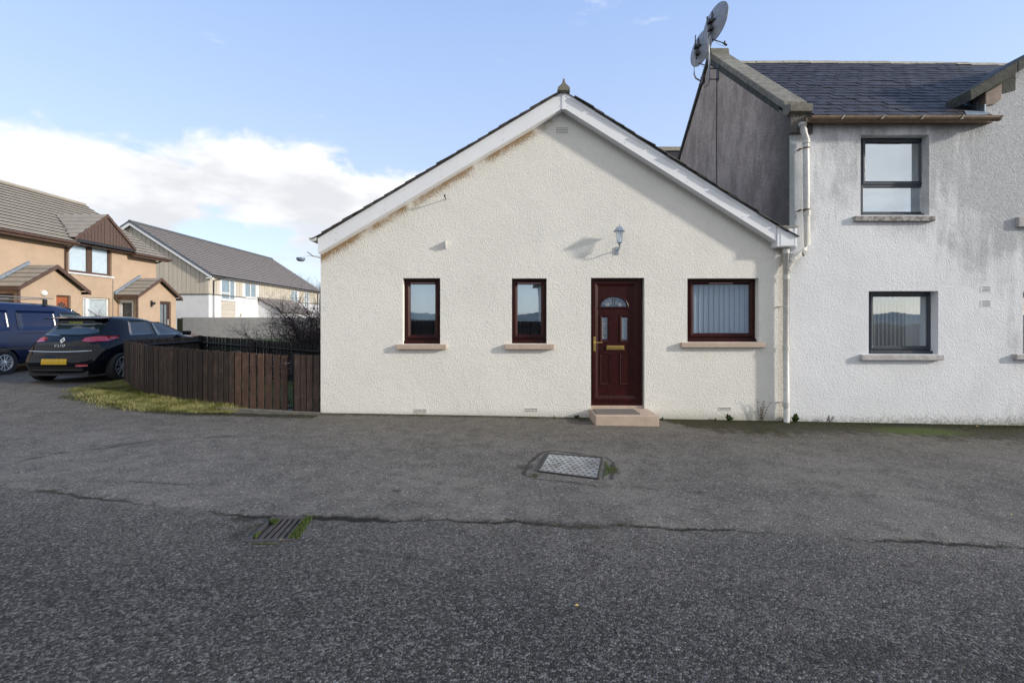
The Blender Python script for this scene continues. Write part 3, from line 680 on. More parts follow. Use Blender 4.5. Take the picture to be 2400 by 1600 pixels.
f = MB(); f.box(bx0+.05, bx1-.05, YB-.018, YB-.012, bz0+.012, bz1-.075); f.box(bx1-.045, bx1-.012, YB-.02, YB-.012, bz0, bz1-.01); f.build('box_panel', UPVC, bb_, bevel=.002)
for a, s_ in (((xl+.35), bl), ((APX-.1), bl), ((APX+.9), br), ((APX+2.6), br), ((xl+1.9), bl)):
    pass
f = MB()
for x, fn in ((xl+.3, bl), (xl+1.1, bl), (xl+2.0, bl), (xl+3.0, bl), (APX-.06, bl), (APX+.06, br), (APX+1.0, br), (APX+2.0, br), (APX+2.9, br)):
    for dz in (-.09, -.2): f.lathe([(.006, 0), (.006, .004), (.003, .006)], (x, YB-.001, fn(x)+dz), 8, M=Matrix.Rotation(PI/2, 3, 'X'))
f.build('nail_head', GUTW, cot)
# roof: sheet, slates at the verge one by one, finial ridge
AL, AR = math.atan(KL), math.atan(KR)
f = MB(); t_ = .03
f.face([(xl-.06, YB-.02, bl(xl-.06)+.012), (APX, YB-.02, 5.224+.012), (APX, 18.2, 5.236), (xl-.06, 18.2, bl(xl-.06)+.012)])
f.face([(APX, YB-.02, 5.236), (bx1, YB-.02, br(bx1)+.012), (bx1, 18.2, br(bx1)+.012), (APX, 18.2, 5.236)])
f.prism([(xl-.05, bl(xl-.05)-.004), (APX, 5.222), (bx1-.1, br(bx1-.1)-.004), (bx1-.1, br(bx1-.1)+.011), (APX, 5.235), (xl-.05, bl(xl-.05)+.011)], YB-.018, YB+.3)
rf = f.build('roof', SLATEV, cot)
sb = MB(); sb.box(0, .36, 0, .27, 0, .011); sbm = meshof(sb, 'slate', SLATEV)
gauge = .195
for side in (0, 1):
    L = (APX-xl+.08)/math.cos(AL) if side == 0 else (bx1-APX)/math.cos(AR)
    for row in range(int(L/gauge)+1):
        for j in range(1):
            d = row*gauge
            if side == 0:
                x = xl-.09+d*math.cos(AL); z = bl(xl-.09)+d*math.sin(AL)+.028+random.uniform(0, .010); rot = (random.uniform(-.02, .02), -AL+.055+random.uniform(-.02, .02), random.uniform(-.02, .02))
                if x > APX-.36: continue
                piece('slate', sbm, rf, (x, YB-.05+j*.26+random.uniform(-.012, .012), z), rot)
            else:
                x = bx1+.02-d*math.cos(AR); z = br(bx1+.02)+d*math.sin(AR)+.028+random.uniform(0, .010)
                if x < APX+.36: continue
                piece('slate', sbm, rf, (x, YB+.22+random.uniform(-.012, .012), z), (random.uniform(-.02, .02), -(AR-.055)+random.uniform(-.02, .02), PI+random.uniform(-.02, .02)))
st = MB()
for side in (0, 1):
    L = (APX-xl+.08)/math.cos(AL) if side == 0 else (bx1-APX)/math.cos(AR)
    for row in range(int(L/gauge)+1):
        d = row*gauge; k_ = math.cos(AL) if side == 0 else math.cos(AR)
        x = (xl-.09+d*k_) if side == 0 else (bx1+.02-d*k_)
        fn = bl if side == 0 else br; s_ = 1 if side == 0 else -1
        if abs(x-APX) < .15: continue
        x2 = x+s_*.3
        if (x2-APX)*s_ > 0: x2 = APX
        st.face([(x, YB+.24, fn(x)+.038), (x2, YB+.24, fn(x2)+.016), (x2, 18.2, fn(x2)+.016), (x, 18.2, fn(x)+.038)])
        st.face([(x, YB+.24, fn(x)+.038), (x, 18.2, fn(x)+.038), (x, 18.2, fn(x)+.014), (x, YB+.24, fn(x)+.014)])
o = st.build('slate_courses', SLATEV, rf); o['kind'] = 'stuff'
f = MB(); f.prism([(APX-.10, 5.20), (APX+.10, 5.19), (APX+.09, 5.24), (APX+.04, 5.28), (APX, 5.29), (APX-.04, 5.28), (APX-.09, 5.24)], YB-.06, 18.2)
rd = f.build('ridge_tile', STONE, cot)
f = MB(); f.prism([(APX-.10, 5.21), (APX+.10, 5.20), (APX+.095, 5.26), (APX+.045, 5.305), (APX+.018, 5.34), (APX+.014, 5.385), (APX, 5.40), (APX-.014, 5.385), (APX-.018, 5.34), (APX-.045, 5.305), (APX-.095, 5.26)], YB-.075, YB+.05)
f.build('finial', STONE, cot, bevel=.006)
f = MB()
for k in range(7): f.box(X_(1822+k*7, 7.55), X_(1830+k*7, 7.55), YB-.03, YB+.2, bz1-.004+random.uniform(0, .006), bz1+.014+random.uniform(0, .012))
f.build('mortar_bedding', RIDGE, cot)
# gutter on the left eave
f = MB(); gx = xl-.075; gz = Z_(562, 7.6)
prof = [(gx+.06*math.cos(PI+PI*k/8), gz+.055*math.sin(PI+PI*k/8)+.02) for k in range(9)]
f.prism(prof+[(p[0]*.0+gx+(p[0]-gx)*.9, p[1]+.0 if i_ else p[1]) for i_, p in enumerate(reversed([(q_[0], q_[1]+.006) for q_ in prof]))], 7.56, 18.0)
f.build('gutter', GUTW, cot)
f = MB(); f.prism(prof, 7.548, 7.562); f.box(gx-.065, gx+.07, 7.55, 7.6, gz+.018, gz+.028); f.build('gutter_end_cap', GUTW, cot)
# satellite cable stub / telephone bracket on the left corner: short pale arm
f = MB(); f.tube([P(754, 605, 7.72), P(742, 602, 7.70), P(733, 600, 7.69), P(727, 595, 7.68), P(720, 590, 7.67)], [.012, .011, .010, .009, .007], 6); o = f.build('cable_arm', GUTW, smooth=True, loc=tuple(P(750, 604, 7.72))); tag(o, 'short curved pale arm sticking out left from the top corner of the cream wall', 'bracket')

# downpipe of the cottage and of the white house
dp = thing('downpipe', (4.5, 7.65, -.13), 'cream painted downpipe in the corner where the cream cottage meets the white house', 'downpipe')
f = MB(); xc = X_(1842, 7.66); f.tube([(xc, 7.66, bz0+.0), (xc, 7.66, 1.2), (xc+.01, 7.66, float(g(4.5, 7.7))-.02)], .046, 16); f.build('pipe', PIPEG, dp, smooth=True)
f = MB()
for z in (2.62, 2.20, 1.05, .12): f = MB(); f.tube([(xc, 7.66, z), (xc, 7.66, z+.07)], .053, 16); f.build('socket', PIPEG, dp)
f = MB(); f.tube([(xc+.13, 7.655, Z_(612, 7.66)+.08), (xc+.02, 7.66, Z_(625, 7.66)-.05)], .05, 14); f.build('branch_socket', PIPEG, dp, smooth=False)
f = MB()
for z in (1.75, .18): f.box(xc-.10, xc-.04, 7.70, 7.745, z, z+.014); f.tube([(xc, 7.66, z), (xc, 7.66, z+.018)], .0505, 16)
f.build('pipe_bracket', GUTW, dp)
dp = thing('downpipe', (4.9, 7.65, 3.2), 'grimy upper downpipe with a swan neck below the rusty gutter of the white house', 'downpipe')
f = MB(); YP = 7.66
pp = [P(1881, 291, YP-.03), P(1883, 306, YP-.03), P(1888, 322, YP-.01), P(1889.5, 332, YP), P(1889.5, 350, YP), P(1890, 450, YP), P(1892, 574, YP), P(1888, 586, YP), P(1862, 606, YP), P(1852, 616, YP)]
f.tube(pp, .047, 16); f.build('pipe', PIPEG, dp, smooth=True)
f = MB()
for a, b_, r_ in (((1881, 289), (1881, 297), .060), ((1883, 303), (1884, 309), .055), ((1889.5, 326), (1889.5, 337), .056), ((1889.5, 341), (1889.5, 346), .053), ((1891, 494), (1891, 506), .055), ((1885, 590), (1879, 595), .055), ((1860, 607), (1852, 614), .058)):
    f = MB(); f.tube([P(*a, YP), P(*b_, YP)], r_, 14); f.build('socket', PIPEG, dp)
f = MB()
for a, b_ in ((346, 349), (490, 495)): f.tube([P(1889.8, a, YP), P(1890, b_, YP)], .052, 14); p0 = P(1877, a, YP); f.box(p0.x, p0.x+.03, 7.68, 7.75, p0.z-.02, p0.z)
f.build('pipe_bracket', GUTR, dp)

# wall lantern
lx, lz = X_(1446.5), Z_(552); lan = thing('wall_lantern', (lx, YF, lz-.2), 'silver grey carriage lantern on a bracket above and left of the lone wide window', 'lantern')
lc = (lx, YF-.17, lz)
f = MB(); f.lathe([(.095, 0), (.10, .008), (.055, .06), (.045, .075), (.02, .09), (.008, .10), (.006, .13)], (lc[0], lc[1], lc[2]+.03), 6); f.build('lantern_roof', LAMPM, lan)
f = MB(); f.lathe([(.038, -.14), (.058, .028)], lc, 6); f.build('lantern_glass', mat_glass('lantern_glass', .25, (.9, .95, 1)), lan)
f = MB()
for k in range(6):
    a = PI/3*k; f.tube([(lc[0]+.038*math.cos(a), lc[1]+.038*math.sin(a), lc[2]-.14), (lc[0]+.058*math.cos(a), lc[1]+.058*math.sin(a), lc[2]+.03)], .0045, 4)
f.lathe([(.042, -.152), (.045, -.14)], lc, 6); f.lathe([(.012, -.19), (.03, -.155)], lc, 6); f.tube([(lc[0], lc[1], lc[2]-.14), (lc[0], lc[1], lc[2]-.09)], .014, 8); f.build('lantern_cage', LAMPM, lan)
f = MB(); f.tube([(lc[0], lc[1], lc[2]-.18), (lc[0], lc[1]+.01, lc[2]-.22), (lc[0], lc[1]+.05, lc[2]-.25), (lc[0], lc[1]+.10, lc[2]-.235), (lc[0], lc[1]+.15, lc[2]-.25)], .010, 6)
f.box(lc[0]-.022, lc[0]+.022, YF-.02, YF+.01, lc[2]-.31, lc[2]-.19); f.build('lantern_bracket', LAMPM, lan)
# hook and plate left of the gable
h0 = Vector((X_(1045.5), YF, Z_(467))); f = MB(); f.tube([h0+Vector((0, .02, 0)), h0+Vector((0, -.10, 0)), h0+Vector((0, -.16, .01)), h0+Vector((0, -.17, .03))], [.008, .008, .012, .012], 8)
o = f.build('wall_hook', DARKM, loc=tuple(h0)); tag(o, 'small dark iron hook jutting from the cream wall below the left barge board', 'hook')
f = MB(); p0 = Vector((X_(1045.5), YF, Z_(584))); f.prism([(YF+.01, p0.z), (YF-.05, p0.z+.015), (YF-.09, p0.z+.10), (YF+.01, p0.z+.15)], p0.x-.003, p0.x+.003, axis='x')
o = f.build('wall_plate', GUTW, loc=tuple(p0)); tag(o, 'thin white plate standing out of the cream wall above the leftmost window', 'bracket')

# ------------------------------------------------------------ the white two storey house
wh = thing('white_house', (9, 9, -.15), 'two storey house of stained white harling with a slate roof and anthracite windows', 'house')
XG = 4.583; EZ = 4.76
GA, GAZ = 10.3, 7.05
def top_w(x):
    if x < 7.83: return EZ
    if x < GA: return 5.40+(x-7.83)*.603
    if x < GA*2-7.83: return 5.40+(GA*2-7.83-x)*.603
    return EZ
U1 = (X_(2017), X_(2178), Z_(504), Z_(316)); U2 = (X_(2036), X_(2199), Z_(830), Z_(682))
U3 = (X_(2398), X_(2398)+1.1, Z_(830), Z_(684)); U4 = (X_(2405), X_(2405)+1.1, Z_(520), Z_(340))
f = MB(); wall_holes(f, [XG, 7.83, GA, GA*2-7.83, 16], -.8, top_w, [U1, U2, U3, U4], lambda u, z, d: (u, YF+d*.35, z))
f.build('wall', WHITE, wh)
# gable end wall facing left, symmetrical about the ridge
RY, RZ = 10.86, 7.62; TA = math.tan(R(41.2))
f = MB()
f.prism([(YF+.004, 2.0), (2*RY-YF, 2.0), (2*RY-YF, EZ+.2), (RY, RZ-.08), (YF+.004, EZ+.14)], XG-.006, XG+.34, axis='x')
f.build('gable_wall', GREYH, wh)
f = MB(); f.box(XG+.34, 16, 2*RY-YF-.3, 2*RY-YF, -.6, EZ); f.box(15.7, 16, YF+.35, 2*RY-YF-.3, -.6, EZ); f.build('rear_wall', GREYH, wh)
# vertical cable down the gable
f = MB(); yc_ = 10.47; f.tube([(XG-.012, yc_, 6.95), (XG-.014, yc_+.02, 5.6), (XG-.012, yc_, 3.9)], .011, 6); o = f.build('cable', BLKP, wh)
def anth_window(op, yf, fx0, fx1, transom=None, slats=None, rm=ROOMD, glass=GLW, blind=None):
    x0, x1, z0, z1 = op; zb = z0+.05
    f = MB(); frame_rect(f, fx0, fx1, zb, z1+.01, .04, yf, yf+.07)
    w = f.build('window', ANTH, wh, bevel=.003)
    parts = [(zb+.025, z1-.03)] if transom is None else [(zb+.025, transom-.005), (transom+.035, z1-.03)]
    for i_, (a, b_) in enumerate(parts):
        if transom is None or i_ == 1:
            f = MB(); sash_bevel(f, fx0+.03, fx1-.03, a, b_, .055, yf-.012, yf+.01, yf+.05); f.build('sash', ANTH, w)
            f = MB(); f.box(fx0+.075, fx1-.075, yf+.02, yf+.026, a+.045, b_-.045); f.build('pane', glass, w)
        else:
            f = MB(); f.box(fx0+.035, fx1-.035, yf+.03, yf+.036, a, b_); f.build('pane', glass, w)
    if transom: f = MB(); f.box(fx0+.04, fx1-.04, yf, yf+.07, transom-.012, transom+.036); f.build('transom', ANTH, w, bevel=.003)
    f = MB(); f.box(fx0-.01, fx1+.055, yf-.05, yf+.03, z0+.003, zb); f.build('cill_moulding', ANTH, w, bevel=.006)
    f = MB(); c = (fx0+fx1)/2-.03; f.box(c-.2, c+.2, yf-.024, yf-.012, z1-.075, z1-.055); f.build('trickle_vent', BLKP, w)
    room(w, fx0, fx1, zb, z1, yf+.07, 2.4, rm)
    return w
yf = YF+.15
w = anth_window(U1, yf, X_(2017.5, yf), X_(2168, yf), transom=Z_(437, yf), glass=GLU)
f = MB(); f.box(X_(2017.5, yf)+.02, X_(2168, yf)-.06, yf+.14, yf+.145, U1[2], U1[3]); f.build('net_curtain', ROOMB, w)
f = MB(); f.box(X_(2005, 7.69), X_(2193, 7.69), 7.69, YF+.16, Z_(518, 7.69), Z_(506, 7.69)); f.build('window_sill', STONED, w, bevel=.008)
w = anth_window(U2, yf, X_(2035.5, yf), X_(2187, yf))
f0, f1 = X_(2035.5, yf), X_(2187, yf)
vb2 = meshof(MB().box(-.045, .045, -.001, .001, 0, 1), 'blind_slat', BLINDW)
for k in range(15):
    t_ = k/14; x = f0+.05+(f1-f0-.1)*t_
    piece('blind_slat', vb2, w, (x, yf+.2, U2[2]-.0), (0, 0, R(41+random.uniform(-2, 2)) if k < 11 else R(15)), (1, 1, U2[3]-U2[2]))
f = MB(); f.box(X_(2021, 7.68), X_(2214, 7.68), 7.68, YF+.16, Z_(844.5, 7.68), Z_(831, 7.68)); f.build('window_sill', LEDG, w, bevel=.012)
w = anth_window(U3, yf, U3[0], U3[1]); f = MB(); f.box(X_(2383, 7.68), U3[1]+.1, 7.68, YF+.16, Z_(843, 7.68), Z_(830, 7.68)); f.build('window_sill', LEDG, w, bevel=.012)
w = anth_window(U4, yf, U4[0], U4[1], glass=GLU); f = MB(); f.box(X_(2388, 7.69), U4[1]+.1, 7.69, YF+.16, Z_(531, 7.69), Z_(508, 7.69)); f.build('window_sill', LEDG, w, bevel=.008)
vent(2299, 2323, 671, 684, 4, 1, wh, WHITE, True); vent(2299, 2323, 704, 718, 5, 1, wh, WHITE, True)

# slate roof
A_ = math.atan2(RZ-.12-4.86, RY-7.62); ex0, ez0 = 7.62, 4.83
f = MB()
def rp(x, s, h=0): return (x, ex0+s*math.cos(A_)-h*math.sin(A_), ez0+s*math.sin(A_)+h*math.cos(A_))
SL = (RY-ex0)/math.cos(A_)
f.face([rp(XG+.3, 0), rp(7.8, 0), rp(7.8, SL), rp(XG+.3, SL)]); f.face([rp(7.8, .75), rp(12.8, .75), rp(12.8, SL), rp(7.8, SL)]); f.face([rp(12.8, 0), rp(16, 0), rp(16, SL), rp(12.8, SL)])
f.face([(XG+.3, 2*RY-ex0, ez0), (16, 2*RY-ex0, ez0), rp(16, SL), rp(XG+.3, SL)])
wr = f.build('roof', SLATE, wh)
sm_ = MB(); sm_.box(-.118, .118, 0, .36, 0, .009); slm = meshof(sm_, 'slate', SLATE)
rows = int(SL/.2); cnt = 0; stf = MB()
cand = []
for r_ in range(rows+1):
    for c in range(26):
        x = XG+.44+c*.24+(.12 if r_ % 2 else 0)+random.uniform(-.012, .012); s = r_*.2
        if x > 10.1: continue
        y_, z_ = rp(x, s)[1:]
        if z_ < 5.22+(x-7.83)*.603 and x > 7.76: continue
        cand.append((x, s, r_))
for k, (x, s, r_) in enumerate(cand):
    h = .012+random.uniform(0, .006); ex = random.uniform(-.02, .006)
    if k < 298: piece('slate', slm, wr, rp(x, s+ex, h+.012), (A_-.045+random.uniform(-.012, .012), random.uniform(-.012, .012), random.uniform(-.025, .025)), (random.uniform(.92, 1.02), 1, 1))
    else:
        M_ = Matrix.Translation(rp(x, s+ex, h+.012)) @ Matrix.Rotation(A_-.045+random.uniform(-.012, .012), 4, 'X') @ Matrix.Rotation(random.uniform(-.012, .012), 4, 'Y')
        stf.box(-.115, .115, 0, .30 if s < SL-.36 else max(.05, SL-s), 0, .009, mat=M_)
o = stf.build('slates', SLATE, wr); o['kind'] = 'stuff'
# ridge tiles
f = MB(); f.prism([(-.11, -.05), (-.05, .035), (0, .055), (.05, .035), (.11, -.05)], 0, .60, axis='x'); rgm = meshof(f, 'ridge_tile', RIDGE)
for k in range(14): piece('ridge_tile', rgm, wh, (XG+.42+k*.615, RY, RZ-.135-.0015*k*k*.35+random.uniform(-.006, .006)), (0, random.uniform(-.008, .008), 0))
# skew copings on the left gable: stones one by one
ns = 5; fz = lambda y: (EZ+.20)+(y-(YF+.0))*((RZ-(EZ+.20))/(RY-YF))
for k in range(ns):
    y0, y1 = YF+.10+k*(RY-YF-.10)/ns+.004, YF+.10+(k+1)*(RY-YF-.10)/ns-.004
    f = MB(); f.prism([(y0, fz(y0)), (y1, fz(y1)), (y1, fz(y1)+.14), (y0, fz(y0)+.14)], XG-.04, XG+.36, axis='x'); f.build('coping_stone', STONE, wh, bevel=.015)
    y0b, y1b = 2*RY-y0, 2*RY-y1
    f = MB(); f.prism([(y0b, fz(y0)), (y1b, fz(y1)), (y1b, fz(y1)+.14), (y0b, fz(y0)+.14)], XG-.04, XG+.36, axis='x'); f.build('coping_stone', STONEK, wh, bevel=.015)
f = MB(); f.prism([(RY-.17, RZ-.02), (RY+.17, RZ-.02), (RY+.12, RZ+.155), (RY-.12, RZ+.155)], XG-.045, XG+.38, axis='x'); f.build('apex_stone', STONE, wh, bevel=.015)
f = MB()  # dark band just below the coping
f.prism([(YF+.3, fz(YF+.3)-.12), (RY, RZ-.17), (RY, RZ-.01), (YF+.3, fz(YF+.3)-.005)], XG-.008, XG+.01, axis='x'); f.build('dark_band', STONEK, wh)
f = MB(); f.prism([(7.63, EZ+.17), (7.63, EZ+.29), (7.74, EZ+.33), (YF+.13, EZ+.40), (YF+.10, EZ+.22), (YF-.01, EZ+.13)], XG-.06, XG+.31, axis='x'); f.build('skew_putt', STONE, wh, bevel=.012)
f = MB(); f.box(XG-.01, XG+.36, 7.70, YF+.2, EZ-.16, EZ+.17); f.build('skew_block', GREYH, wh, bevel=.01)
# cross gable on the right
def skewp(x): return 5.43+(x-7.83)*.603
pts = [7.43, 8.2, 8.95, 9.62, 10.3]
for a, b_ in zip(pts[:-1], pts[1:]):
    f = MB(); f.prism([(a+.003, skewp(a)-.10), (b_-.003, skewp(b_)-.10), (b_-.003, skewp(b_)+.08), (a+.003, skewp(a)+.08)], YF-.14, YF+.3); f.build('coping_stone', STONEK, wh, bevel=.012)
    f = MB(); a2, b2 = 2*GA-a, 2*GA-b_; f.prism([(b2+.003, skewp(b_)-.05), (a2-.003, skewp(a)-.05), (a2-.003, skewp(a)+.09), (b2+.003, skewp(b_)+.09)], YF-.14, YF+.3); f.build('coping_stone', STONEK, wh, bevel=.012)
f = MB(); f.prism([(7.80, skewp(7.8)-.10), (8.30, skewp(8.3)-.10), (8.30, skewp(8.1)-.27), (8.07, skewp(8.0)-.27), (7.80, skewp(7.8)-.14)], YF-.015, YF+.1); f.build('dark_course', STONEK, wh)
f = MB(); f.prism([(7.79, 5.27), (8.06, 5.43), (8.06, 5.17), (7.93, 5.08), (7.79, 5.06)], YF-.03, YF+.2); f.build('corner_stone', STONEP, wh, bevel=.012)
f = MB(); f.prism([(7.80, EZ-.1), (7.80, skewp(7.8)-.04), (10.3, skewp(10.3)-.04), (12.8, skewp(7.8)-.04), (12.8, EZ-.1)], YF+.25, YF+3.0); f.build('cross_roof', SLATE, wh)
# lead flashings
f = MB()
for k in range(3):
    y0 = 7.72+k*.13; z0_ = 4.86+k*.115
    f.box(7.775-.002*k, 7.80, y0, y0+.17, z0_+.03, z0_+.22)
    f.box(7.60, 7.79, y0, y0+.17, z0_+.0, z0_+.018, mat=None)
f.face([rp(7.35, -.02, .035), rp(7.72, .0, .035), rp(7.80, .16, .04), rp(7.48, .22, .04)])
f.build('lead_flashing', LEADF, wh)
# rusty gutter along the eaves
f = MB(); gp = [(7.545+.06*math.cos(PI+PI*k/8), 4.79+.06*math.sin(PI+PI*k/8)) for k in range(9)]+[(7.605, 4.80), (7.485, 4.80)]
f.prism(gp, X_(1893, 7.6), X_(2334, 7.6), axis='x'); f.box(X_(1893, 7.6), 7.829, 7.64, YF-.002, 4.752, 4.82); f.box(XG+.35, 7.829, YF-.002, YF+.3, EZ+.002, 4.86)
gu = f.build('gutter', GUTR, wh)
f = MB()
for k in range(5):
    x = X_(1960+k*92, 7.6); f.prism([(x, 4.735), (x+.02, 4.735), (x+.06, 4.80), (x+.04, 4.80)], 7.475, 7.50)
f.build('gutter_bracket', RIDGE, gu)

# rear wing seen between the two roofs
rw = thing('rear_wing', (5, 16, 0), 'slated rear wing just visible between the cottage roof and the grey gable', 'outbuilding')
f = MB(); f.box(3.2, 9, 14.6, 17, -.5, 4.6); f.build('wall', GREYH, rw)
f = MB()
for k in range(14):
    s0, s1 = k/14, (k+1)/14; y0, z0_, y1, z1_ = 12.9+1.7*s0, 5.2+1.62*s0, 12.9+1.7*s1, 5.2+1.62*s1
    f.face([(3.2, y0, z0_+.03), (6, y0, z0_+.03), (6, y1, z1_), (3.2, y1, z1_)]); f.face([(3.2, y0, z0_), (6, y0, z0_), (6, y0, z0_+.03), (3.2, y0, z0_+.03)])
f.face([(3.2, 14.6, 6.82), (6, 14.6, 6.82), (6, 17.2, 4.4), (3.2, 17.2, 4.4)]); f.build('roof', SLATE, rw)
f = MB(); f.box(3.2, 6, 14.5, 14.7, 6.80, 6.92); f.build('ridge_tile', RIDGE, rw)

# satellite dishes
def dish(name, c, n, rad, pole, extra, label, wallpt):
    root = thing(name, tuple(wallpt), label, 'satellite dish', 'satellite dishes on the grey gable')
    n = Vector(n).normalized(); M = n.to_track_quat('Z', 'Y').to_matrix(); prof = []
    for k in range(9): r_ = rad*k/8; prof.append((max(r_, .002), -.13*rad*(1-(k/8)**2)*1.6))
    f = MB(); f.lathe(prof+[(rad+.012, .004), (rad+.010, -.010)]+[(p[0], p[1]-.007) for p in reversed(prof)], c, 36, M=M); f.build('reflector', DISH, root, smooth=True)
    up = (Vector((0, 0, 1))-n*n.z).normalized(); sd = n.cross(up)
    bk = Vector(c)-n*(rad*.21+.02)
    f = MB(); f.tube([bk+up*rad*.55, bk-up*rad*.75], .016, 6); f.tube([bk+sd*.12, bk-sd*.12], .014, 6); f.box(-.05, .05, -.05, .05, -.03, .03, mat=Matrix.Translation(bk-n*.03)); f.box(-.035, .035, -.06, .06, -.04, .04, mat=Matrix.Translation(bk-n*.02-up*rad*.4)); f.build('back_bracket', DARKM, root)
    a0 = Vector(c)-up*rad*.95; a1 = Vector(c)-up*rad*.98+n*rad*.62
    f = MB(); f.tube([a0-n*.05, a1], .011, 6); f.tube([a1, a1+n*.09-up*.03], .022, 8); f.tube([a1+n*.03-up*.02, a1+n*.03+up*.05], .018, 8)
    f.tube([a0+sd*.01-up*.01, a0+n*rad*.3-up*.07, a1-up*.07+n*.02, a1+n*.05-up*.02], .004, 4); f.build('feed_arm', DARKM, root)
    f = MB(); f.tube(pole, .019, 8); f.build('pole', GALV, root, smooth=True)
    f = MB(); extra(f); f.build('wall_bracket', DARKM, root)
px = lambda x, y, Y: P(x, y, Y)
wp = px(1681, 162, 10.45)
def ex1(f):
    for yy in (161, 186): f.tube([px(1661, yy, 10.45), (XG, 10.45, px(1661, yy, 10.45).z)], .012, 6)
    f.box(XG-.015, XG, 10.38, 10.5, 6.85, 7.3)
    f.tube([px(1663, 186, 10.45), px(1660, 198, 10.45), px(1650, 206, 10.5)], .008, 5)
dish('satellite_dish', px(1677, 54, 10.4), (.955, .25, -.10), .40, [px(1661, 190, 10.45), px(1661.5, 120, 10.45), px(1659, 85, 10.45), px(1657.5, 40, 10.45)], ex1, 'higher satellite dish on a straight pole, seen from behind above the gable apex', wp)
def ex2(f):
    c = px(1648, 187, 11.2); f.box(-.03, .03, -.07, .07, -.09, .09, mat=Matrix.Translation((XG-.03, c.y, c.z)))
    f.tube([px(1630, 83, 11.2), px(1629, 110, 11.2)], .012, 6)
dish('satellite_dish', px(1644, 113, 11.3), (.955, .25, -.10), .40, [px(1650, 189, 11.2), px(1640, 189, 11.2), px(1631, 184, 11.2), px(1627, 175, 11.2), px(1627, 150, 11.2), px(1630, 120, 11.2)], ex2, 'lower satellite dish on a J shaped pole, partly behind the other dish', px(1650, 189, 11.2))
f = MB(); f.tube([px(1659, 80, 10.42), px(1664, 73, 10.40), px(1669, 78, 10.40), px(1661, 95, 10.42), px(1662, 120, 10.42), px(1664, 150, 10.44)], .007, 6)
o = f.build('coaxial_cable', WPLA, loc=tuple(px(1662, 120, 10.42))); tag(o, 'loop of white cable beside the pole of the higher satellite dish', 'cable')

# ------------------------------------------------------------ drain and inspection cover
dr_ = thing('drain_grating', tuple(DR(.5, .5)), 'rusted iron drain grating with slanting bars set in the crack of the asphalt', 'drain')
def slab(mb, u0, u1, v0, v1, z0, z1, mi=0):
    a = [DR(u0, v0), DR(u1, v0), DR(u1, v1), DR(u0, v1)]
    mb.quads([(p.x, p.y, p.z+z0) for p in a]+[(p.x, p.y, p.z+z1) for p in a], [(3, 2, 1, 0), (4, 5, 6, 7), (0, 1, 5, 4), (1, 2, 6, 5), (2, 3, 7, 6), (3, 0, 4, 7)], mi)
f = MB(); slab(f, -.02, 1.02, 0, .10, -.05, .008); slab(f, -.02, 1.02, .90, 1, -.05, .008); slab(f, -.02, .08, .10, .90, -.05, .0075); slab(f, .94, 1.02, .10, .90, -.05, .0075); f.build('frame', IRON, dr_, bevel=.003)
for k in range(5):
    f = MB(); u = .22+k*.145; slab(f, u, u+.085, .09, .91, -.04, .006); f.build('grating_bar', IRON, dr_, bevel=.002)
f = MB(); slab(f, .03, .97, .05, .95, -.16, -.15); f.build('gully_floor', pm('gully_dark', (.012, .011, .010)), dr_)
def tufts(mb, n, pos, h0, h1, wd=.004, mx=.5):
    for _ in range(n):
        x, y, z = pos(); h = random.uniform(h0, h1); a = random.uniform(0, 2*PI); b_ = random.uniform(0, 2*PI); l = random.uniform(0, mx)*h
        dx, dy = math.cos(a)*wd/2, math.sin(a)*wd/2
        mb.face([(x-dx, y-dy, z-.004), (x+dx, y+dy, z-.004), (x+math.cos(b_)*l, y+math.sin(b_)*l, z+h)])
def inq(c):
    def p():
        u, v = random.random(), random.random(); 
        if u+v > 1: u, v = 1-u, 1-v
        q_ = c[0]+(c[1]-c[0])*u+(c[2]-c[0])*v; return q_
    return p
f = MB()
t1 = [G(732, 1214), G(700, 1262), G(674, 1264)]; t2 = [G(732, 1214), G(674, 1264), G(716, 1214)]; t3 = [G(628, 1221), G(655, 1219), G(645, 1233)]; t4 = [G(612, 1246), G(590, 1258), G(600, 1262)]
for tt, n_ in ((t1, 900), (t2, 1100), (t3, 420), (t4, 120)): tufts(f, n_, inq(tt), .006, .03, .006)
tufts(f, 260, inq([G(580, 1275), G(660, 1277), G(620, 1273)]), .004, .014, .006)
o = f.build('moss', MOSS); tag(o, 'bright green moss growing round the drain grating', 'moss', kind='stuff')
CQ = [G(1259.5, 1106), G(1402.4, 1124), G(1412, 1075), G(1285, 1064)]
mc = thing('inspection_cover', tuple((CQ[0]+CQ[2])/2), 'shiny studded steel inspection cover lying in the asphalt in front of the door', 'manhole cover')
def CR(u, v, z=0): p = CQ[0].lerp(CQ[1], u).lerp(CQ[3].lerp(CQ[2], u), v); return Vector((p.x, p.y, p.z+z))
def cslab(mb, u0, u1, v0, v1, z0, z1):
    a = [CR(u0, v0), CR(u1, v0), CR(u1, v1), CR(u0, v1)]
    mb.quads([(p.x, p.y, p.z+z0) for p in a]+[(p.x, p.y, p.z+z1) for p in a], [(3, 2, 1, 0), (4, 5, 6, 7), (0, 1, 5, 4), (1, 2, 6, 5), (2, 3, 7, 6), (3, 0, 4, 7)])
f = MB(); cslab(f, .025, .975, .03, .97, -.02, .014); f.build('cover_plate', STEEL, mc, bevel=.003)
f = MB()
for a in ((-.005, 1.005, -.01, .018), (-.005, 1.005, .982, 1.01), (-.005, .018, .018, .982), (.982, 1.005, .018, .982)): cslab(f, *a, -.03, .018)
f.build('cover_frame', IRON, mc)
f = MB(); f.lathe([(.017, 0), (.011, .004), (.002, .005)], (0, 0, 0), 8); sdm = meshof(f, 'stud', pm('stud_steel', (.20, .21, .22), (.12, .12, .12), 9, .35, .8))
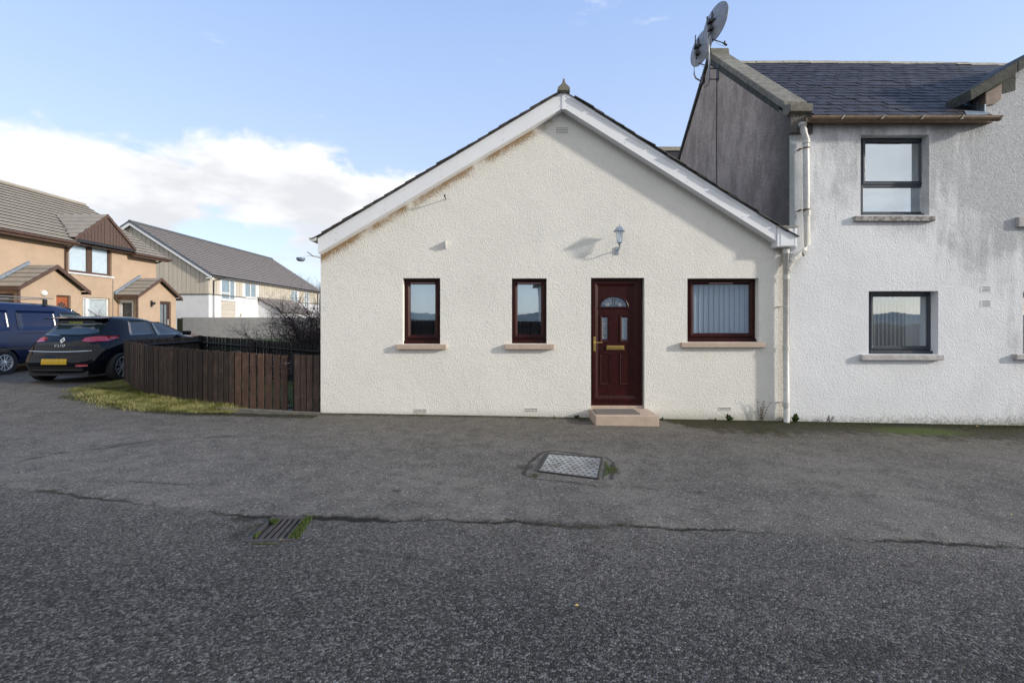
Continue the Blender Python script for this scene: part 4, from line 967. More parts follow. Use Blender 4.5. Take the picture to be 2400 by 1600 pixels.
for i_ in range(9):
    for j in range(9): piece('stud', sdm, mc, CR((i_+.7+(.5 if j % 2 else 0))/9.8, (j+.7)/9.4, .0135))
f = MB(); tufts(f, 500, inq([G(1410, 1122), G(1432, 1108), G(1420, 1080)]), .005, .022, .006); tufts(f, 260, inq([G(1245, 1112), G(1262, 1110), G(1258, 1120)]), .004, .014, .005)
o = f.build('moss', MOSS); tag(o, 'yellow green moss filling the asphalt edge beside the steel inspection cover', 'moss', kind='stuff')
# pale fallen leaf and scraps
def scrap(px, py, w, mat, label):
    c = G(px, py); f = MB()
    f.face([(c.x-w, c.y, c.z+.004), (c.x-w*.3, c.y-w*.6, c.z+.010), (c.x+w*.7, c.y-w*.4, c.z+.008), (c.x+w, c.y+w*.2, c.z+.004), (c.x+w*.2, c.y+w*.7, c.z+.012), (c.x-w*.7, c.y+w*.5, c.z+.008)])
    o = f.build('fallen_leaf', mat, loc=tuple(c)); tag(o, label, 'leaf')
YLF = pm('yellow_leaf', (.55, .40, .15), (.45, .32, .12), 30, .7)
scrap(1352, 1421, .013, YLF, 'single pale yellow leaf lying alone on the bare asphalt in the foreground')
scrap(658, 1267, .013, YLF, 'pale leaf caught on the near edge of the drain grating')
scrap(2372, 1208, .014, YLF, 'pale curled leaf on the asphalt at the far right')
scrap(2292, 999, .03, YLF, 'yellow leaf on the mossy ground below the white wall')

# ------------------------------------------------------------ fence and gate
def hz_(p): return Vector((p[0], p[1], float(g(p[0], p[1]))))
fc = thing('garden_fence', tuple(hz_((-6, 9))), 'low dark brown picket fence curving round the small side garden', 'fence')
pk = MB(); pk.box(-.048, .048, -.009, .009, 0, 1); pkm = meshof(pk, 'plank', FENCE); pkk = meshof(pk, 'plank', FENCEK); pkg = meshof(MB().box(-.056, .056, -.010, .010, 0, 1), 'plank', GATE)
def run(parent, a, b, n, mesh, ta, tb, ba=None, bb=None, jit=.006, wscale=1.0):
    a, b = Vector((*a, 0)), Vector((*b, 0)); d = b-a; ang = math.atan2(d.y, d.x)
    for k in range(n):
        t_ = (k+.5)/n; p = a.lerp(b, t_); z1_ = ta+(tb-ta)*t_+random.uniform(-jit, jit)
        z0_ = float(g(p.x, p.y))+.025 if ba is None else ba+(bb-ba)*t_
        piece('plank', mesh, parent, (p.x, p.y, z0_), (random.uniform(-.006, .006), random.uniform(-.007, .007), ang+random.uniform(-.03, .03)), (wscale*random.uniform(.95, 1.03), 1, z1_-z0_))
def rails(parent, pts, hs, off, mat, name='rail'):
    f = MB()
    for (a, b) in zip(pts[:-1], pts[1:]):
        pass
    for hgt in hs:
        for (ax, ay, az), (bx, by, bz) in zip(pts[:-1], pts[1:]):
            d = Vector((bx-ax, by-ay, 0)).normalized(); nn = Vector((-d.y, d.x, 0))*off
            f.tube([(ax+nn.x, ay+nn.y, az-hgt), (bx+nn.x, by+nn.y, bz-hgt)], .03, 4)
    f.build(name, mat, parent)
A = (-3.20, 7.80); A2 = (X_(690, 7.86), 7.86); Bg = (X_(676, 7.92), 7.92); B = (X_(549, 8.06), 8.06); C = (X_(350, 8.55), 8.55); C1 = (X_(318, 9.0), 9.0); D = (X_(291, 9.87), 9.87); E = (-8.27, 12.5); Fp = (X_(752, 10.7), 10.7)
zt = lambda p, y: Z_(y, p[1])
run(fc, A2, A, 4, pkm, zt(A2, 832), zt(A, 832), .03, .01)
run(fc, C, B, 17, pkm, zt(C, 810), zt(B, 825), Z_(930, C[1]), Z_(952, B[1]))
run(fc, C1, C, 6, pkm, zt(C1, 803), zt(C, 810), None)
run(fc, D, C1, 9, pkm, zt(D, 798), zt(C1, 803), None)
run(fc, D, E, 22, pkm, zt(D, 798), zt(E, 787), None)
run(fc, E, Fp, 36, pkk, zt(E, 787), zt(Fp, 807), None, wscale=.88)
P3 = lambda p, y: (p[0], p[1], zt(p, y))
rails(fc, [P3(A2, 832), P3(A, 832)], (.2, .75), .035, FENCEK); rails(fc, [P3(C, 810), P3(B, 825)], (.2, .75), .035, FENCEK); rails(fc, [P3(D, 798), P3(C1, 803), P3(C, 810)], (.2, .75), .035, FENCEK)
rails(fc, [P3(D, 798), P3(E, 787)], (.13, .7), -.035, FENCEK); rails(fc, [P3(E, 787), P3(Fp, 807)], (.17, .75), -.04, FENCEK)
for p, y in ((B, 822), (A2, 829), (C, 812), ((D[0]+.10, D[1]+.12), 801), (E, 786), ((.5*(E[0]+Fp[0]), .5*(E[1]+Fp[1])-.08), 797), ((Fp[0]+.1, Fp[1]), 807)):
    f = MB(); x, y_ = p[0]+.0, p[1]+.07 if p[1] < 9 else p[1]-.06; f.box(x-.04, x+.04, y_-.04, y_+.04, float(g(x, y_))-.05, zt((x, y_), y)); f.build('post', FENCEK, fc)
gt = thing('garden_gate', tuple(hz_(((B[0]+Bg[0])/2, 8))), 'brown plank gate in the dark fence just left of the cottage', 'gate')
run(gt, B, Bg, 7, pkg, Z_(824, B[1]), Z_(833, Bg[1]), Z_(957, B[1]), Z_(964, Bg[1]), .003)
rails(gt, [(B[0], B[1], Z_(824, B[1])), (Bg[0], Bg[1], Z_(833, Bg[1]))], (.22, .78), .03, GATE)
f = MB(); f.tube([(B[0], B[1]+.03, Z_(824, B[1])-.76), (Bg[0], Bg[1]+.03, Z_(833, Bg[1])-.24)], .03, 4); f.build('brace', GATE, gt)
f = MB(); c = P(672, 851, 7.88); f.box(c.x-.06, c.x+.06, c.y-.012, c.y, c.z-.005, c.z+.006); f.tube([(c.x-.01, c.y-.015, c.z-.03), (c.x-.01, c.y-.015, c.z+.02)], .006, 6); f.build('latch', pm('dull_latch', (.16, .13, .12), None, 9, .5, .5), gt)
# concrete edging below the gate
f = MB(); e0, e1 = G(503, 960), G(751, 972)
f.face([(e0.x, e0.y, e0.z-.05), (e1.x, e1.y, e1.z-.05), (e1.x, e1.y, e1.z+.03), (e0.x, e0.y, e0.z+.03)]); f.face([(e0.x, e0.y, e0.z+.03), (e1.x, e1.y, e1.z+.03), (e1.x, e1.y+.06, e1.z+.03), (e0.x, e0.y+.06, e0.z+.03)])
f.face([(e0.x, e0.y+.06, e0.z+.03), (e1.x, e1.y+.06, e1.z+.03), (e1.x, e1.y+.06, e1.z-.05), (e0.x, e0.y+.06, e0.z-.05)])
o = f.build('kerb', CONC); o['kind'] = 'structure'

# grass verge and lawn
def sheet(name, poly, mat, dz=.006, cell=.1):
    xs = np.arange(min(p[0] for p in poly), max(p[0] for p in poly)+cell, cell); ys = np.arange(min(p[1] for p in poly), max(p[1] for p in poly)+cell, cell)
    f = MB()
    for i_ in range(len(xs)-1):
        for j in range(len(ys)-1):
            cx_, cy_ = (xs[i_]+xs[i_+1])/2, (ys[j]+ys[j+1])/2
            if inside(cx_, cy_, poly):
                f.face([(a, b_, float(g(a, b_))+dz+.012*math.sin(a*7)*math.sin(b_*9)) for a, b_ in ((xs[i_], ys[j]), (xs[i_+1], ys[j]), (xs[i_+1], ys[j+1]), (xs[i_], ys[j+1]))])
    return f.build(name, mat)
def inside(x, y, poly):
    c = False; n = len(poly)
    for i_ in range(n):
        (x1, y1), (x2, y2) = poly[i_], poly[(i_+1) % n]
        if (y1 > y) != (y2 > y) and x < (x2-x1)*(y-y1)/(y2-y1)+x1: c = not c
    return c
VG = [tuple(G(*q)[:2]) for q in ((178, 908), (205, 930), (270, 948), (350, 960), (450, 967), (515, 970), (552, 968))]+[(-4.75, 7.98), (-5.5, 8.2), (-6.55, 8.5), (-7.2, 8.95), (-8.0, 9.85), (-8.2, 12.5), (-8.45, 12.5), (-8.5, 11)]
o = sheet('grass_verge', VG, GRB, .012, .06); o['kind'] = 'structure'
def inpoly(poly, edge=.0):
    x0, x1 = min(p[0] for p in poly), max(p[0] for p in poly); y0, y1 = min(p[1] for p in poly), max(p[1] for p in poly)
    def p():
        while True:
            x, y = random.uniform(x0, x1), random.uniform(y0, y1)
            if inside(x+random.gauss(0, edge), y+random.gauss(0, edge), poly): return (x, y, float(g(x, y))+.012)
    return p
f = MB(); tufts(f, 30000, inpoly(VG, .16), .010, .045, .007, 1.4)
for _ in range(60):   # longer tussocks against the planks
    t_ = random.random(); a, b_ = random.choice([(C, B), (C1, C), (D, C1)]); x0_, y0_ = a[0]+(b_[0]-a[0])*t_, a[1]+(b_[1]-a[1])*t_-.05
    tufts(f, 60, lambda: (x0_+random.gauss(0, .07), y0_+random.gauss(0, .025), float(g(x0_, y0_))+.01), .03, .09, .006, .9)
o = f.build('grass', BLADE); tag(o, 'short yellowed grass on the verge outside the dark fence', 'grass', kind='stuff')
o = sheet('lawn', [(-3.2, 8.0), (-4.8, 8.15), (-6.6, 8.65), (-8.15, 10), (-8.3, 12.4), (-4.5, 10.6), (-3.2, 10.6)], LAWN, .01, .1); o['kind'] = 'structure'
f = MB(); tufts(f, 5000, inpoly([(-3.2, 8.0), (-4.8, 8.15), (-6.6, 8.65), (-8.15, 10), (-8.3, 12.4), (-3.2, 10.6)]), .02, .06, .009, .8)
o = f.build('grass', MOSS); tag(o, 'green lawn inside the dark fence', 'grass', kind='stuff')
o = sheet('far_grass', [(-19, 16.5), (-3, 16.5), (-3, 27.9), (-19, 27.9)], LAWN, .01, .8); o['kind'] = 'structure'

# weeds at the wall foot
def weed(px_, h, w, n, label, mat=LEAF, cat='weed', Y=7.68):
    x = X_(px_, Y); z = float(g(x, Y)); f = MB()
    for _ in range(n):
        a = random.uniform(0, 2*PI); tilt = random.uniform(.1, 1.1); L = h*random.uniform(.5, 1); wd = L*.20
        d = Vector((math.cos(a)*math.sin(tilt)*w/h*1.2, -abs(math.sin(a))*math.sin(tilt)*.6, math.cos(tilt)))*L; s_ = Vector((-math.sin(a), math.cos(a), 0))*wd
        b0 = Vector((x+random.uniform(-w, w)*.25, Y, z)); m_ = b0+d*.55+Vector((0, 0, L*.1))
        f.face([b0, m_-s_, b0+d]); f.face([b0, b0+d, m_+s_])
    o = f.build('weed', mat, loc=(x, Y, z)); tag(o, label, cat, 'weeds along the foot of the walls')
weed(1708, .13, .10, 34, 'bushy dark green weed at the wall foot right of the small air vent')
weed(1862, .16, .10, 26, 'broad leaved green weed just right of the foot of the downpipe')
weed(1352, .07, .10, 26, 'low green weed tucked against the left end of the doorstep')
weed(1551, .07, .06, 18, 'low green weed at the right end of the doorstep', Y=7.6)
weed(1299, .05, .04, 10, 'tiny green sprout at the foot of the cream wall left of the doorstep')
weed(1836, .07, .05, 14, 'small pale weed at the left of the downpipe foot')
weed(1677, .06, .03, 10, 'tiny reddish sprout left of the bushy weed', DRYL)
def stalk(px_, h, n, label, mat=DRYL):
    x = X_(px_, 7.70); z = float(g(x, 7.7)); f = MB()
    for k in range(n):
        p = Vector((x+random.uniform(-.03, .03), 7.70, z)); d = Vector((random.uniform(-.35, .35), -.03, 1)).normalized(); path = [p.copy()]
        L = h*random.uniform(.5, 1)
        for s_ in range(7):
            p = p+d*L/7; d = (d+Vector((random.uniform(-.2, .2), random.uniform(-.05, .03), 0))).normalized(); path.append(p.copy())
            for _ in range(2):
                a = random.uniform(-1, 1); q_ = p+Vector((a*.03, -.012, random.uniform(-.01, .02))); f.face([p, p+Vector((0, 0, .012)), q_+Vector((0, 0, .006)), q_])
        f.tube(path, .0025, 4)
    o = f.build('weed', mat, loc=(x, 7.7, z)); tag(o, label, 'weed', 'weeds along the foot of the walls')
stalk(1784, .40, 6, 'tall dry weed with thin stems against the cream wall near the downpipe')
stalk(1941, .14, 3, 'two thin dry stalks at the foot of the white wall', BARK)
f = MB()
def mp_():
    x = random.uniform(X_(1555), 8.6); y = 7.72-abs(random.gauss(0, .12+.10*math.sin(x*1.5)**2)); return (x, y, float(g(x, y)))
tufts(f, 14000, mp_, .003, .016, .006, .9)
tufts(f, 1200, lambda: (lambda x: (x, 7.73-abs(random.gauss(0, .02)), float(g(x, 7.7))))(random.uniform(-3.1, 2.3)), .003, .014, .005, .8)
def mat_dm():
    m, t, b = new('wall_foot_moss'); r = t.node('ShaderNodeNewGeometry').outputs['Random Per Island']
    t.l.new(t.mix(r, (.022, .028, .008), (.075, .085, .018)), b.inputs['Base Color']); b.inputs['Roughness'].default_value = .9; return m
o = f.build('moss', mat_dm()); tag(o, 'dark moss and debris along the foot of the walls', 'moss', kind='stuff')

# ------------------------------------------------------------ bare shrub and trees
def branchy(name, base, seeds, length, r0, depth, mat, label, cat, spread=.55, up=.25, nsub=3, jit=.12, group=None, sides=4, kinds=None):
    f = MB()
    def grow(p, d, L, r, dep):
        n = 5; path = [p.copy()]; rs = [r]
        for k in range(n):
            d = (d+Vector((random.gauss(0, jit), random.gauss(0, jit), random.gauss(0, jit)+up*.05))).normalized(); p = p+d*L/n; path.append(p.copy()); rs.append(r*(1-.55*(k+1)/n))
            if dep > 0 and k >= 1:
                for _ in range(nsub if k % 2 else nsub-1):
                    a = Vector((random.gauss(0, 1), random.gauss(0, 1), random.gauss(0, 1)+up)).normalized(); dd = (d*(1-spread)+a*spread).normalized()
                    grow(p.copy(), dd, L*random.uniform(.38, .62), rs[-1]*.62, dep-1)
        f.tube(path, rs, sides if dep > 1 else 3, caps=False)
    for s_ in seeds: grow(Vector(base)+Vector((random.uniform(-.1, .1), random.uniform(-.1, .1), 0)), Vector(s_).normalized(), length*random.uniform(.8, 1.1), r0, depth)
    o = f.build(name, mat, loc=base); tag(o, label, cat, group); return o
random.seed(11)
gb = (-4.85, 11.5, float(g(-4.85, 11.5)))
branchy('bare_shrub', gb, [(-.9, 0, 1.0), (-.55, .2, 1.2), (-.2, -.2, 1.4), (.1, .2, 1.4), (.35, -.1, 1.3), (-.1, .1, 1.0), (-.7, -.2, .9), (.6, 0, .9), (.2, 0, 1), (-.8, .1, 1.1), (-.4, 0, 1.5), (0, .1, 1.6)], 1.42, .030, 3, BARK, 'leafless twiggy dark shrub behind the fence beside the cottage corner', 'shrub', .6, .1, 3, .13)
c = P(448, 776, 22); c.z = 1.0
branchy('dry_shrub', (c.x, c.y, .55), [(math.cos(a), math.sin(a), .7+random.random()) for a in np.arange(0, 6.2, .5)], .42, .010, 2, pm('dry_twig', (.22, .17, .15), (.16, .12, .11), 9, .9), 'round dry brown bush in front of the grey wall above the car bonnet', 'shrub', .6, .2, 3, .2)
c = P(230, 735, 19.6)
branchy('dry_shrub', (c.x, c.y, .55), [(math.cos(a), math.sin(a), 1.6+random.random()) for a in np.arange(0, 6.2, .7)], 1.25, .012, 2, pm('reddish_twig', (.20, .12, .11), (.14, .09, .08), 9, .9), 'thin reddish leafless bush in front of the white framed window', 'shrub', .45, .5, 2, .12)
for i_, (px_, Y, hh, lab) in enumerate([(697, 95, 6.5, 'faint bare tree beyond the long roof, left of the street lamp line'), (722, 105, 6.8, 'faint bare tree beyond the far end of the long roof'), (748, 100, 6.5, 'faint bare tree half hidden by the cottage corner')]):
    x = X_(px_, Y); branchy('bare_tree', (x, Y, .5), [(random.uniform(-.2, .2), random.uniform(-.2, .2), 1) for _ in range(3)], hh, .13, 3, BARKF, lab, 'tree', .5, .5, 3, .10, 'distant bare trees', 4)

# ------------------------------------------------------------ street lamp behind the cottage corner
sl_ = thing('street_lamp', (-13.4, 35, .55), 'street lamp head hanging against the pale sky beside the cottage corner', 'street lamp')
f = MB(); f.tube([(-13.4, 35, .5), (-13.4, 35, 3.5), (-13.4, 35, 5.9)], [.09, .07, .05], 10); f.build('pole', GUTW, sl_, smooth=True)
hx_, hz2 = X_(705, 35), Z_(607, 35)
f = MB(); f.tube([(-13.4, 35, 5.9), (-13.6, 35, 6.2), (-14.2, 35, 6.42), (-15.1, 35, 6.45), (hx_, 35, hz2+.18)], .022, 8); f.build('arm', pm('pale_painted_arm', (.75, .8, .86)), sl_, smooth=True)
f = MB(); f.lathe([(.06, .14), (.30, .10), (.33, .06), (.30, -.06), (.20, -.16), (.05, -.18)], (hx_, 35, hz2), 20); f.build('lamp_head', pm('lamp_head_grey', (.22, .27, .33), (.16, .2, .26), 5, .5), sl_, smooth=True)

# ------------------------------------------------------------ tiled roof helper: stepped courses running along Y
def courses(mb, xa, za, xb, zb, y0, y1, n, th=.05, lip=.09):
    """plane from eave (xa,za) up to (xb,zb), courses parallel to Y; each tile edge overhangs a real gap"""
    u = Vector((xb-xa, 0, zb-za)).normalized()
    for k in range(n):
        t0, t1 = k/n, (k+1)/n; x0, z0_, x1, z1_ = xa+(xb-xa)*t0, za+(zb-za)*t0, xa+(xb-xa)*t1, za+(zb-za)*t1
        dx, dz = u.x*lip, u.z*lip; k2 = 0 if k == n-1 else 1
        xt, zt_ = x1+dx*k2, z1_+dz*k2
        mb.face([(x0, y0, z0_+th), (x0, y1, z0_+th), (xt, y1, zt_+.004), (xt, y0, zt_+.004)])
        mb.face([(x0, y0, z0_+th-.016), (x0, y1, z0_+th-.016), (x0, y1, z0_+th), (x0, y0, z0_+th)])
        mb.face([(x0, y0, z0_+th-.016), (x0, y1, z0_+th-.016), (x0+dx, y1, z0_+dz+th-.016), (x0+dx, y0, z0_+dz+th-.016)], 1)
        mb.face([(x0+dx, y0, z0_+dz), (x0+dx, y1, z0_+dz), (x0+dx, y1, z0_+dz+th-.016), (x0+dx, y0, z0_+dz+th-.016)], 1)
def coursesx(mb, ya, za, yb, zb, x0, x1, n, th=.05, clip=None, lip=.07):
    """courses parallel to X; clip(t) gives the near x at height t"""
    u = Vector((0, yb-ya, zb-za)).normalized()
    for k in range(n):
        t0, t1 = k/n, (k+1)/n; y0, z0_, y1, z1_ = ya+(yb-ya)*t0, za+(zb-za)*t0, ya+(yb-ya)*t1, za+(zb-za)*t1
        dy, dz = u.y*lip, u.z*lip; k2 = 0 if k == n-1 else 1; yt, zt_ = y1+dy*k2, z1_+dz*k2
        a0 = clip(t0) if clip else x0; a1 = clip(t1) if clip else x0
        mb.face([(a0, y0, z0_+th), (x1, y0, z0_+th), (x1, yt, zt_+.004), (a1, yt, zt_+.004)])
        mb.face([(a0, y0, z0_+th-.014), (x1, y0, z0_+th-.014), (x1, y0, z0_+th), (a0, y0, z0_+th)])
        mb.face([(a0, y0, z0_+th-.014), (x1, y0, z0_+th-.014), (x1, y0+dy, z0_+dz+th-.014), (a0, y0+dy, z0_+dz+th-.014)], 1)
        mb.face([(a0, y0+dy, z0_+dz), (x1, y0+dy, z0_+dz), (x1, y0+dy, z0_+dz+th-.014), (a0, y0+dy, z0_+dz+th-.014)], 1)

# ------------------------------------------------------------ peach house
GZ = .55; PXW = -19.71
ph = thing('peach_house', (-23, 20, GZ), 'peach rendered two storey terrace with brown tiled roof, gable dormer and two porches', 'house')
def pY(px_, X=PXW): return X*F/(px_-CX)
ez = 5.19
UW = (pY(161), pY(262), 3.74, 5.15); GW = (pY(195), pY(257), .95+GZ, 2.66)
f = MB(); wall_holes(f, [6, 26.0], -.2, lambda y: ez, [UW, GW], lambda u, z, d: (PXW-d*.3, u, z))
f.prism([(PXW-.3, -.2), (PXW-8.6, -.2), (PXW-8.6, ez), (-24, 7.9), (PXW-.3, ez)], 25.7, 26.0)
f.build('wall', PEACH, ph)
f = MB(); RX, RZ2 = -23.98, 8.05; ex = PXW+.42; ez2 = 5.02
dg0, dg1 = pY(159.7), pY(294.6)
courses(f, ex, ez2, RX, RZ2, 5, 26.35, 16, .085, .12); courses(f, 2*RX-ex, ez2, RX, RZ2, 5, 26.35, 6)
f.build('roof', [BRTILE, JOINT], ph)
f = MB(); f.tube([(RX, 5, RZ2+.02), (RX, 26.35, RZ2+.02)], .10, 8); f.build('ridge_tile', BRTILE, ph)
f = MB(); f.box(ex-.12, ex+.02, 5, dg0, ez2-.16, ez2+.0); f.box(PXW, ex-.1, 5, 26.3, ez2-.02, ez2-.0); f.box(ex-.12, ex+.02, dg1, 26.4, ez2-.16, ez2+.0); f.build('fascia', BRTIM, ph)
f = MB(); f.tube([(ex+.06, 5, ez2-.03), (ex+.06, dg0, ez2-.03)], .06, 8); f.tube([(ex+.06, dg1, ez2-.03), (ex+.06, 26.5, ez2-.03)], .06, 8); f.build('gutter', BRTIM, ph)
# verge at the right end
f = MB(); f.prism([(ex, ez2-.14), (RX, RZ2-.14), (RX, RZ2+.02), (ex, ez2+.02)], 26.33, 26.38); f.build('verge_board', BRTIM, ph)
f = MB(); f.prism([(PXW+.0, ez2-.2), (ex+.05, ez2-.05), (ex+.05, ez2-.1), (PXW, ez2-.28)], 26.0, 26.06); f.build('soffit_bracket', BRTIM, ph)
# gable dormer with boarded face
ym = (dg0+dg1)/2; az_ = 6.48; zb_ = 5.22; xf_ = PXW+.40
for s_ in (-1, 1):   # boards laid diagonally: one strip per board
    half = (dg1-dg0)/2; nbd = 9
    f = MB(); f.face([(xf_-.03, ym, zb_), (xf_-.03, ym+s_*half, zb_), (xf_-.03, ym, az_)]); f.build('gable_panel', BRCLAD, ph)
    for k in range(nbd):
        a = k/nbd; b_ = (k+.86)/nbd
        # strips parallel to the opposite slope
        p = lambda t_: ((xf_, ym+s_*half*t_, zb_), (xf_, ym+s_*half*t_*.5, zb_+(az_-zb_)*(1-t_)*.0+(az_-zb_)*t_*.5))
        q0, q1 = a, b_
        y00, y01 = ym+s_*half*q0, ym+s_*half*q1
        def up_(q): t2 = (1+q)/2; return (ym+s_*half*(1-(1-q)/2) if False else ym+s_*half*(q+(1-q)*.0), zb_)
        f = MB(); zt0, zt1 = az_-(az_-zb_)*q0, az_-(az_-zb_)*q1
        f.quads([(xf_-.02, y00, zb_), (xf_-.02, y01, zb_), (xf_-.02, y01, zt1-.03), (xf_-.02, y00, zt0-.03), (xf_, y00, zb_), (xf_, y01, zb_), (xf_, y01, zt1-.03), (xf_, y00, zt0-.03)], [(0, 1, 2, 3), (4, 5, 6, 7), (0, 1, 5, 4), (1, 2, 6, 5), (2, 3, 7, 6), (3, 0, 4, 7)]); f.build('cladding_board', BRCLAD, ph)
f = MB()
for s_ in (-1, 1):
    half = (dg1-dg0)/2
    f.prism([(ym+s_*(half+.12), zb_-.1), (ym, az_+.0), (ym, az_+.17), (ym+s_*(half+.12), zb_+.05)], xf_-.01, xf_+.05, axis='x')
f.build('barge_board', BRTIM, ph)
f = MB(); f.box(PXW, xf_+.03, dg0-.05, dg1+.05, zb_-.14, zb_-.0); f.build('soffit', BLKP, ph)
def zmain(x): return ez2+(ex-x)/(ex-RX)*(RZ2-ez2)
xr_ = ex-(az_+.16-ez2)/(RZ2-ez2)*(ex-RX)
f = MB()
for s_ in (-1, 1):
    half = (dg1-dg0)/2+.12
    coursesx(f, ym+s_*half, zb_+.03, ym, az_+.16, 0, xf_+.05, 6, .03, clip=lambda t_: ex-.25+(xr_-ex+.25)*t_)
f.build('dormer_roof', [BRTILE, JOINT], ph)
f = MB(); f.tube([(ex-.15, dg0-.08, zb_+.02), (xr_, ym, az_+.17)], .045, 4); f.tube([(ex-.15, dg1+.08, zb_+.02), (xr_, ym, az_+.17)], .045, 4); f.build('valley', BLKP, ph)
# upper window
def side_window(parent, op, xw, fm, glass, mulls, rm, sill=True, name='window', fw=.07):
    y0, y1, z0_, z1_ = op; f = MB(); xo = xw-.08
    f.box(xo-.06, xo, y0, y0+fw, z0_, z1_); f.box(xo-.06, xo, y1-fw, y1, z0_, z1_); f.box(xo-.06, xo-.001, y0+fw, y1-fw, z0_, z0_+fw); f.box(xo-.06, xo-.001, y0+fw, y1-fw, z1_-fw, z1_)
    for m_, w_ in mulls: f.box(xo-.06, xo+.002, y0+(y1-y0)*m_-w_/2, y0+(y1-y0)*m_+w_/2, z0_+fw, z1_-fw)
    w = f.build(name, fm, parent)
    f = MB(); f.box(xo-.035, xo-.03, y0+fw, y1-fw, z0_+fw, z1_-fw); f.build('pane', glass, w)
    f = MB(); f.box(xo-.075, xo-.07, y0-.0, y1+.0, z0_-.0, z1_+.0); f.build('curtain', rm, w)
    if sill: f = MB(); f.box(xw-.1, xw+.06, y0-.08, y1+.08, z0_-.07, z0_); f.build('window_sill', sill if not isinstance(sill, bool) else PEACH, w)
    return w
side_window(ph, UW, PXW, BRTIM, GLF, [(.5, .26)], ROOMB, WPLA, fw=.11)
side_window(ph, GW, PXW, WPLA, GLF, [(.20, .14)], ROOMB)
f = MB(); yp = pY(152); f.tube([(PXW+.07, yp, ez2-.2), (PXW+.07, yp, .6)], .05, 8); f.tube([(ex+.05, yp-.1, ez2-.08), (PXW+.07, yp, ez2-.42)], .045, 8); f.build('downpipe', BRTIM, ph)
def porch(y0, y1, doory, doorm, dooron, label):
    xo = PXW+1.02; ap = (y0+y1)/2; ztop = 3.82; eave = 2.95
    f = MB(); hl = [] if doory is None else [(doory[0], doory[1], .55, 2.62)]
    tp = lambda y: eave+(ztop-.12-eave)*(1-abs(y-ap)/((y1-y0)/2))
    wall_holes(f, [y0, ap, y1], 0, tp, hl, lambda u, z, d: (xo-d*.2, u, z))
    wall_holes(f, [PXW, xo-.2], 0, lambda x: eave, [(PXW+.08, xo-.24, .55, 2.60)] , lambda u, z, d: (u, y0+d*.2, z))
    f.box(PXW, xo-.2, y1-.2, y1, 0, eave); w = f.build('porch', PEACH, ph)
    f = MB()
    for s_ in (-1, 1):
        hf = (y1-y0)/2+.22
        n0 = len(f.v); coursesx(f, ap+s_*hf, eave-.12, ap, ztop, PXW-.02, xo+.22, 5, .045)
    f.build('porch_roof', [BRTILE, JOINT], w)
    f = MB()
    for s_ in (-1, 1):
        hf = (y1-y0)/2+.24
        f.prism([(ap+s_*hf, eave-.26), (ap, ztop-.14), (ap, ztop+.02), (ap+s_*hf, eave-.10)], xo+.19, xo+.23, axis='x')
        f.box(PXW, xo+.2, ap+s_*hf-.03, ap+s_*hf+.03, eave-.24, eave-.12)
    f.tube([(xo+.02, y0-.06, eave-.2), (xo+.02, y0-.06, .6)], .045, 6)
    f.build('fascia', BRTIM, w)
    f = MB(); hf = (y1-y0)/2+.24; f.prism([(ap-hf, eave-.06), (ap, ztop+.06), (ap, ztop+.16), (ap-hf-.02, eave+.04)], PXW-.02, PXW+.12, axis='x'); f.build('lead_flashing', LEADF, w)
    # side light / door facing the camera
    x0_, x1_ = PXW+.08, xo-.24
    f = MB(); f.box(x0_, x0_+.12, y0+.03, y0+.10, .55, 2.6); f.box(x1_-.08, x1_, y0+.03, y0+.10, .55, 2.6); f.box(x0_, x1_, y0+.029, y0+.10, 2.48, 2.6); f.build('door_frame', WPLA if dooron else BRTIM, w)
    f = MB(); f.box(x0_+.1, x1_-.07, y0+.06, y0+.09, .55, 2.5); f.build('door_panel', pm('dark_door_glass_%d' % dooron, (.05, .055, .05), None, 4, .3), w)
    if dooron: f = MB(); f.box(x0_+.38, x0_+.46, y0+.045, y0+.06, 1.5, 1.62); f.build('letter_plate', WPLA, w)
    if doory:
        f = MB(); a, b_ = doory; f.box(xo-.14, xo-.07, a, a+.07, .55, 2.62); f.box(xo-.14, xo-.07, b_-.07, b_, .55, 2.62); f.box(xo-.14, xo-.071, a+.07, b_-.07, 2.55, 2.62); d_ = f.build('door_frame', BRTIM, w)
        f = MB(); f.box(xo-.13, xo-.09, a+.07, b_-.07, .55, 2.55); f.build('door', doorm, d_)
        return w, xo, a, b_
    return w, xo, 0, 0
w, xo, a, b_ = porch(pY(323, PXW+1.02), 26.1, (pY(375, PXW+1.02), pY(401, PXW+1.02)), pm('dark_brown_door', (.045, .022, .018)), 1, '')
f = MB(); f.box(xo-.092, xo-.084, a+.12, a+.32, 1.0, 2.45); f.box(xo-.092, xo-.084, a+.42, a+.56, 1.0, 2.45); f.build('door_glass', pm('grey_door_glass', (.16, .20, .22), None, 5, .2), w)
f = MB(); f.box(xo-.085, xo-.05, b_-.16, b_-.13, 1.35, 1.65); f.build('handle', WPLA, w)
f = MB(); f.box(xo, xo+.12, pY(356, xo)-.1, pY(356, xo)+.1, 2.42, 2.55); f.box(xo, xo+.05, pY(354, xo)-.05, pY(354, xo)+.05, 2.30, 2.62); f.build('porch_lamp', BLKP, w)
w, xo, a, b_ = porch(pY(47, PXW+1.02), pY(190, PXW+1.02), (pY(132, PXW+1.02), pY(166, PXW+1.02)), ORANGE, 0, '')
f = MB(); cy_ = (a+b_)/2
